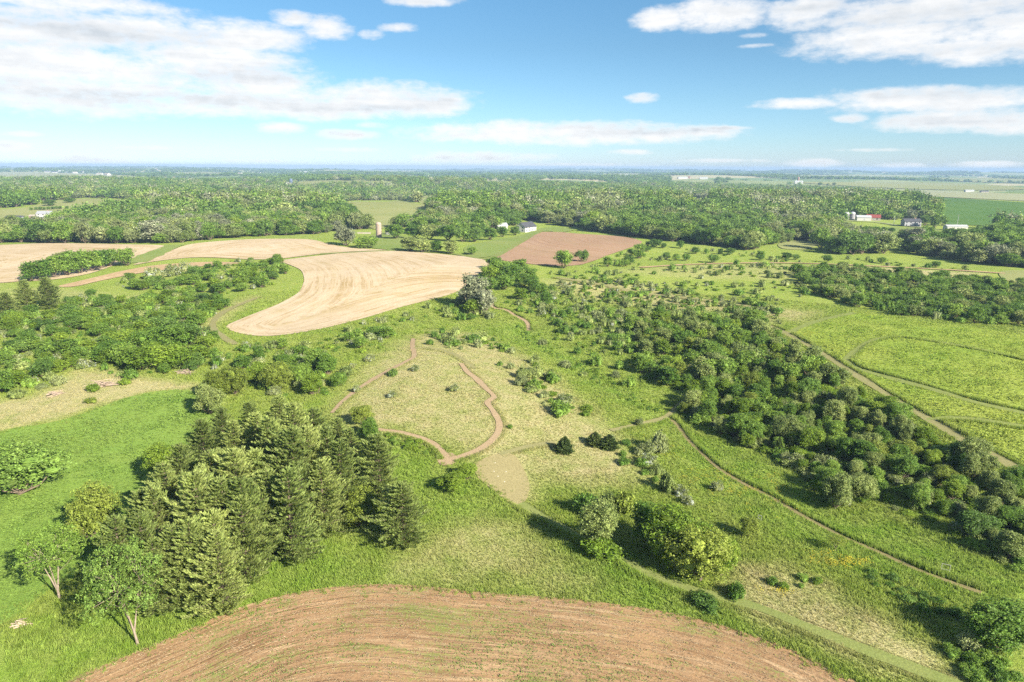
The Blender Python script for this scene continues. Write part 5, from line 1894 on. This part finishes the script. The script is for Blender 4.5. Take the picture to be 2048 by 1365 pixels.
for i, (px, py) in enumerate(sorted([(95, 346), (110, 347), (122, 345), (138, 347), (150, 348), (165, 346), (200, 351), (215, 352), (310, 341), (420, 340), (480, 351), (520, 349), (600, 346), (612, 347), (630, 346), (700, 339), (760, 341), (870, 341), (880, 342), (900, 342), (1000, 347), (1190, 344), (1520, 341), (1600, 342), (1790, 350), (1960, 352), (1700, 346), (1850, 347)])):
    house('house', f'{ordinal(i)} tiny white house from the left near the horizon', px, py, 34, 20, 8, 6, rnd.uniform(-60, 60), M_WHITE, rnd.choice([M_TIN, M_CREAM, M_SLATE]), 0, 'white houses near the horizon', False)


def silo(label, px, py, H, r, mat, capm):
    p = at(px, py)
    o = thing('silo', label, 'silo', p)
    link('wall', Geo().tube([(0, 0, -1), (0, 0, H * .5), (0, 0, H)], [r, r, r], 20).mesh('wall', [mat], True), o)
    zs = np.linspace(0, 1, 6)
    link('dome', Geo().tube([(0, 0, H - .02 + r * .75 * math.sin(t * math.pi / 2)) for t in zs], [max(.02, r * 1.03 * math.cos(t * math.pi / 2)) for t in zs], 20).mesh('dome', [capm], True), o)
    ring = Geo().tube([(0, 0, -.06), (0, 0, .06)], [r * 1.012, r * 1.012], 20).mesh('hoop', [M_POLE])
    for k in range(8):
        link('hoop', ring, o, (0, 0, H * (k + .5) / 8))
    return o


silo('tall tan concrete silo beside the pasture', 758, 476, 11, 2.3, M_CONC, M_CONC)
silo('low round white bin beside the tan silo', 776, 470, 3.5, 2.2, M_TIN, M_TIN)
silo('grey grain bin at the farmstead edge nearest the woods', 1692, 439, 6.5, 3, M_GREYWALL, M_TIN)
silo('grey grain bin next to the white farmstead shed', 1704, 439, 6.5, 3, M_GREYWALL, M_TIN)
silo('blue steel silo rising above the far left woods', 583, 377, 22, 4, M_BLUE, M_BLUE)
silo('white silo beside the blue one above the far woods', 576, 378, 14, 4, M_WHITE, M_TIN)
silo('red silo beside the far white dairy barn', 1596, 367, 22, 4, M_PINK, M_PINK)

p = at(728, 468)
w = thing('ruined_wall', 'low pale ruined barn wall west of the tan silo', 'wall', p, R(4))
link('stonework', Geo().box((-6, -.35, -.5), (6, .35, 1.1)).mesh('stonework', [M_CREAM]), w)
link('coping', Geo().box((-6.1, -.45, 1.1), (6.1, .45, 1.3)).mesh('coping', [M_CREAM]), w)


def pole(label, px, py, H):
    o = thing('utility_pole', label, 'pole', at(px, py), R(rnd.uniform(-30, 30)), None)
    link('post', Geo().tube([(0, 0, -1), (0, 0, H)], [.22, .16], 8).mesh('post', [M_TIN]), o)
    link('crossarm', Geo().box((-1.2, -.08, H - .9), (1.2, .08, H - .7)).mesh('crossarm', [M_POLE]), o)


pole('pale utility pole between the red-roofed barn and grey house', 1787, 452, 10)
pole('pale utility pole behind the long white shed', 1914, 452, 12)


M_FRAME = plain('weathered_white', (0.344, 0.344, 0.312), .7, .1)


def frame(label, px, py, w_, h_, rot):
    o = thing('white_frame', label, 'frame', at(px, py), R(rot), None)
    for sx in (-1, 1):
        link('post', Geo().box((sx * w_ / 2 - .03, -.03, -.2), (sx * w_ / 2 + .03, .03, h_)).mesh('post', [M_FRAME]), o)
    for z in (h_ * .35, h_ - .09):
        link('rail', Geo().box((-w_ / 2 + .03, -.025, z), (w_ / 2 - .03, .025, z + .05)).mesh('rail', [M_FRAME]), o)
    return o


frame('white open frame on posts beside the lower grass trail', 1890, 1146, 1.1, 1.5, -25)
frame('smaller white frame on posts above the small yellow-green tree', 1519, 1042, .6, 1.1, -35)


def brush(label, px, py, n, r, h, rot=0):
    o = thing('brush_pile', label, 'brush pile', at(px, py), R(rot))
    rg = np.random.default_rng(px)
    for k in range(n):
        a = rg.normal() * .5
        c = np.array([rg.normal() * r * .35, rg.normal() * r * .2, abs(rg.normal()) * h * .3 + .1])
        d = np.array([math.cos(a), math.sin(a), rg.normal() * .18]) * r * rg.uniform(.35, .8)
        m = c + rg.normal(size=3) * .15
        link('branch', Geo().tube([c - d, m, c + d], [.09, .07, .02], 4).mesh('branch', [M_DEAD]), o)


brush('big pile of bare grey branches on the tan strip', 212, 772, 46, 3.2, 1.8, 20)
brush('small heap of fallen branches on the tan strip', 112, 790, 24, 2.4, 1.0, 35)
brush('long heap of dead branches at the thicket corner', 372, 748, 26, 3.0, 1.2, -20)
brush('dead wood heap beside the bottom corner of the alfalfa', 45, 1252, 12, 1.6, .7, 10)

m_stone = plain('white_marker', (0.590, 0.574, 0.525), .8, .1)
for px, py, nm in [(990, 927, 'uppermost'), (988, 944, 'second'), (996, 954, 'third'), (1009, 965, 'lowest'), (1012, 945, 'eastern')]:
    s_ = Geo()
    s_.tube([(0, 0, -.02), (0, 0, .06), (0, 0, .10)], [.12, .11, .03], 8)
    o = link('marker_stone', s_.mesh('marker_stone', [m_stone]), None, at(px, py) + np.array([0, 0, .07]))
    tag(o, f'{nm} white marker stone on the mown patch', 'stone', 'marker stones on the mown patch')
o = thing('tree_stump', 'short pale stump beside the ploughed field under the pines', 'stump', at(377, 1222))
link('bole', Geo().tube([(0, 0, -.2), (0, 0, .4), (.03, 0, .8)], [.24, .19, .18], 9).mesh('bole', [M_PALEBARK], True), o)
link('cut_face', Geo().tube([(.03, 0, .80), (.03, 0, .815)], [.178, .01], 9).mesh('cut_face', [M_CREAM]), o)


# ------------------------------------------------------------------ haze
def haze():
    m = bpy.data.materials.new('haze_air')
    m.use_nodes = True
    t = m.node_tree
    t.nodes.clear()
    out = N(t, 'ShaderNodeOutputMaterial')
    v = N(t, 'ShaderNodeVolumePrincipled')
    v.inputs['Color'].default_value = (.38, .56, .82, 1)
    v.inputs['Density'].default_value = 1.15e-4
    v.inputs['Anisotropy'].default_value = 0.0
    t.links.new(v.outputs[0], out.inputs['Volume'])
    zs = [float(z) for z in hgt(*np.meshgrid(np.linspace(-15000, 15000, 220), np.linspace(-15000, 15000, 220))).ravel()]
    lo, hi = min(zs) - 3, max(CAM_H, max(zs) + 34) + 4
    o = link('haze', Geo().box((-16000, -16000, lo), (16000, 16000, hi)).mesh('haze', [m]))
    o['kind'] = 'stuff'


haze()
print('OBJECTS', len(scene.objects), 'TRIS', sum(sum(len(p.vertices) - 2 for p in me.polygons) for me in bpy.data.meshes))
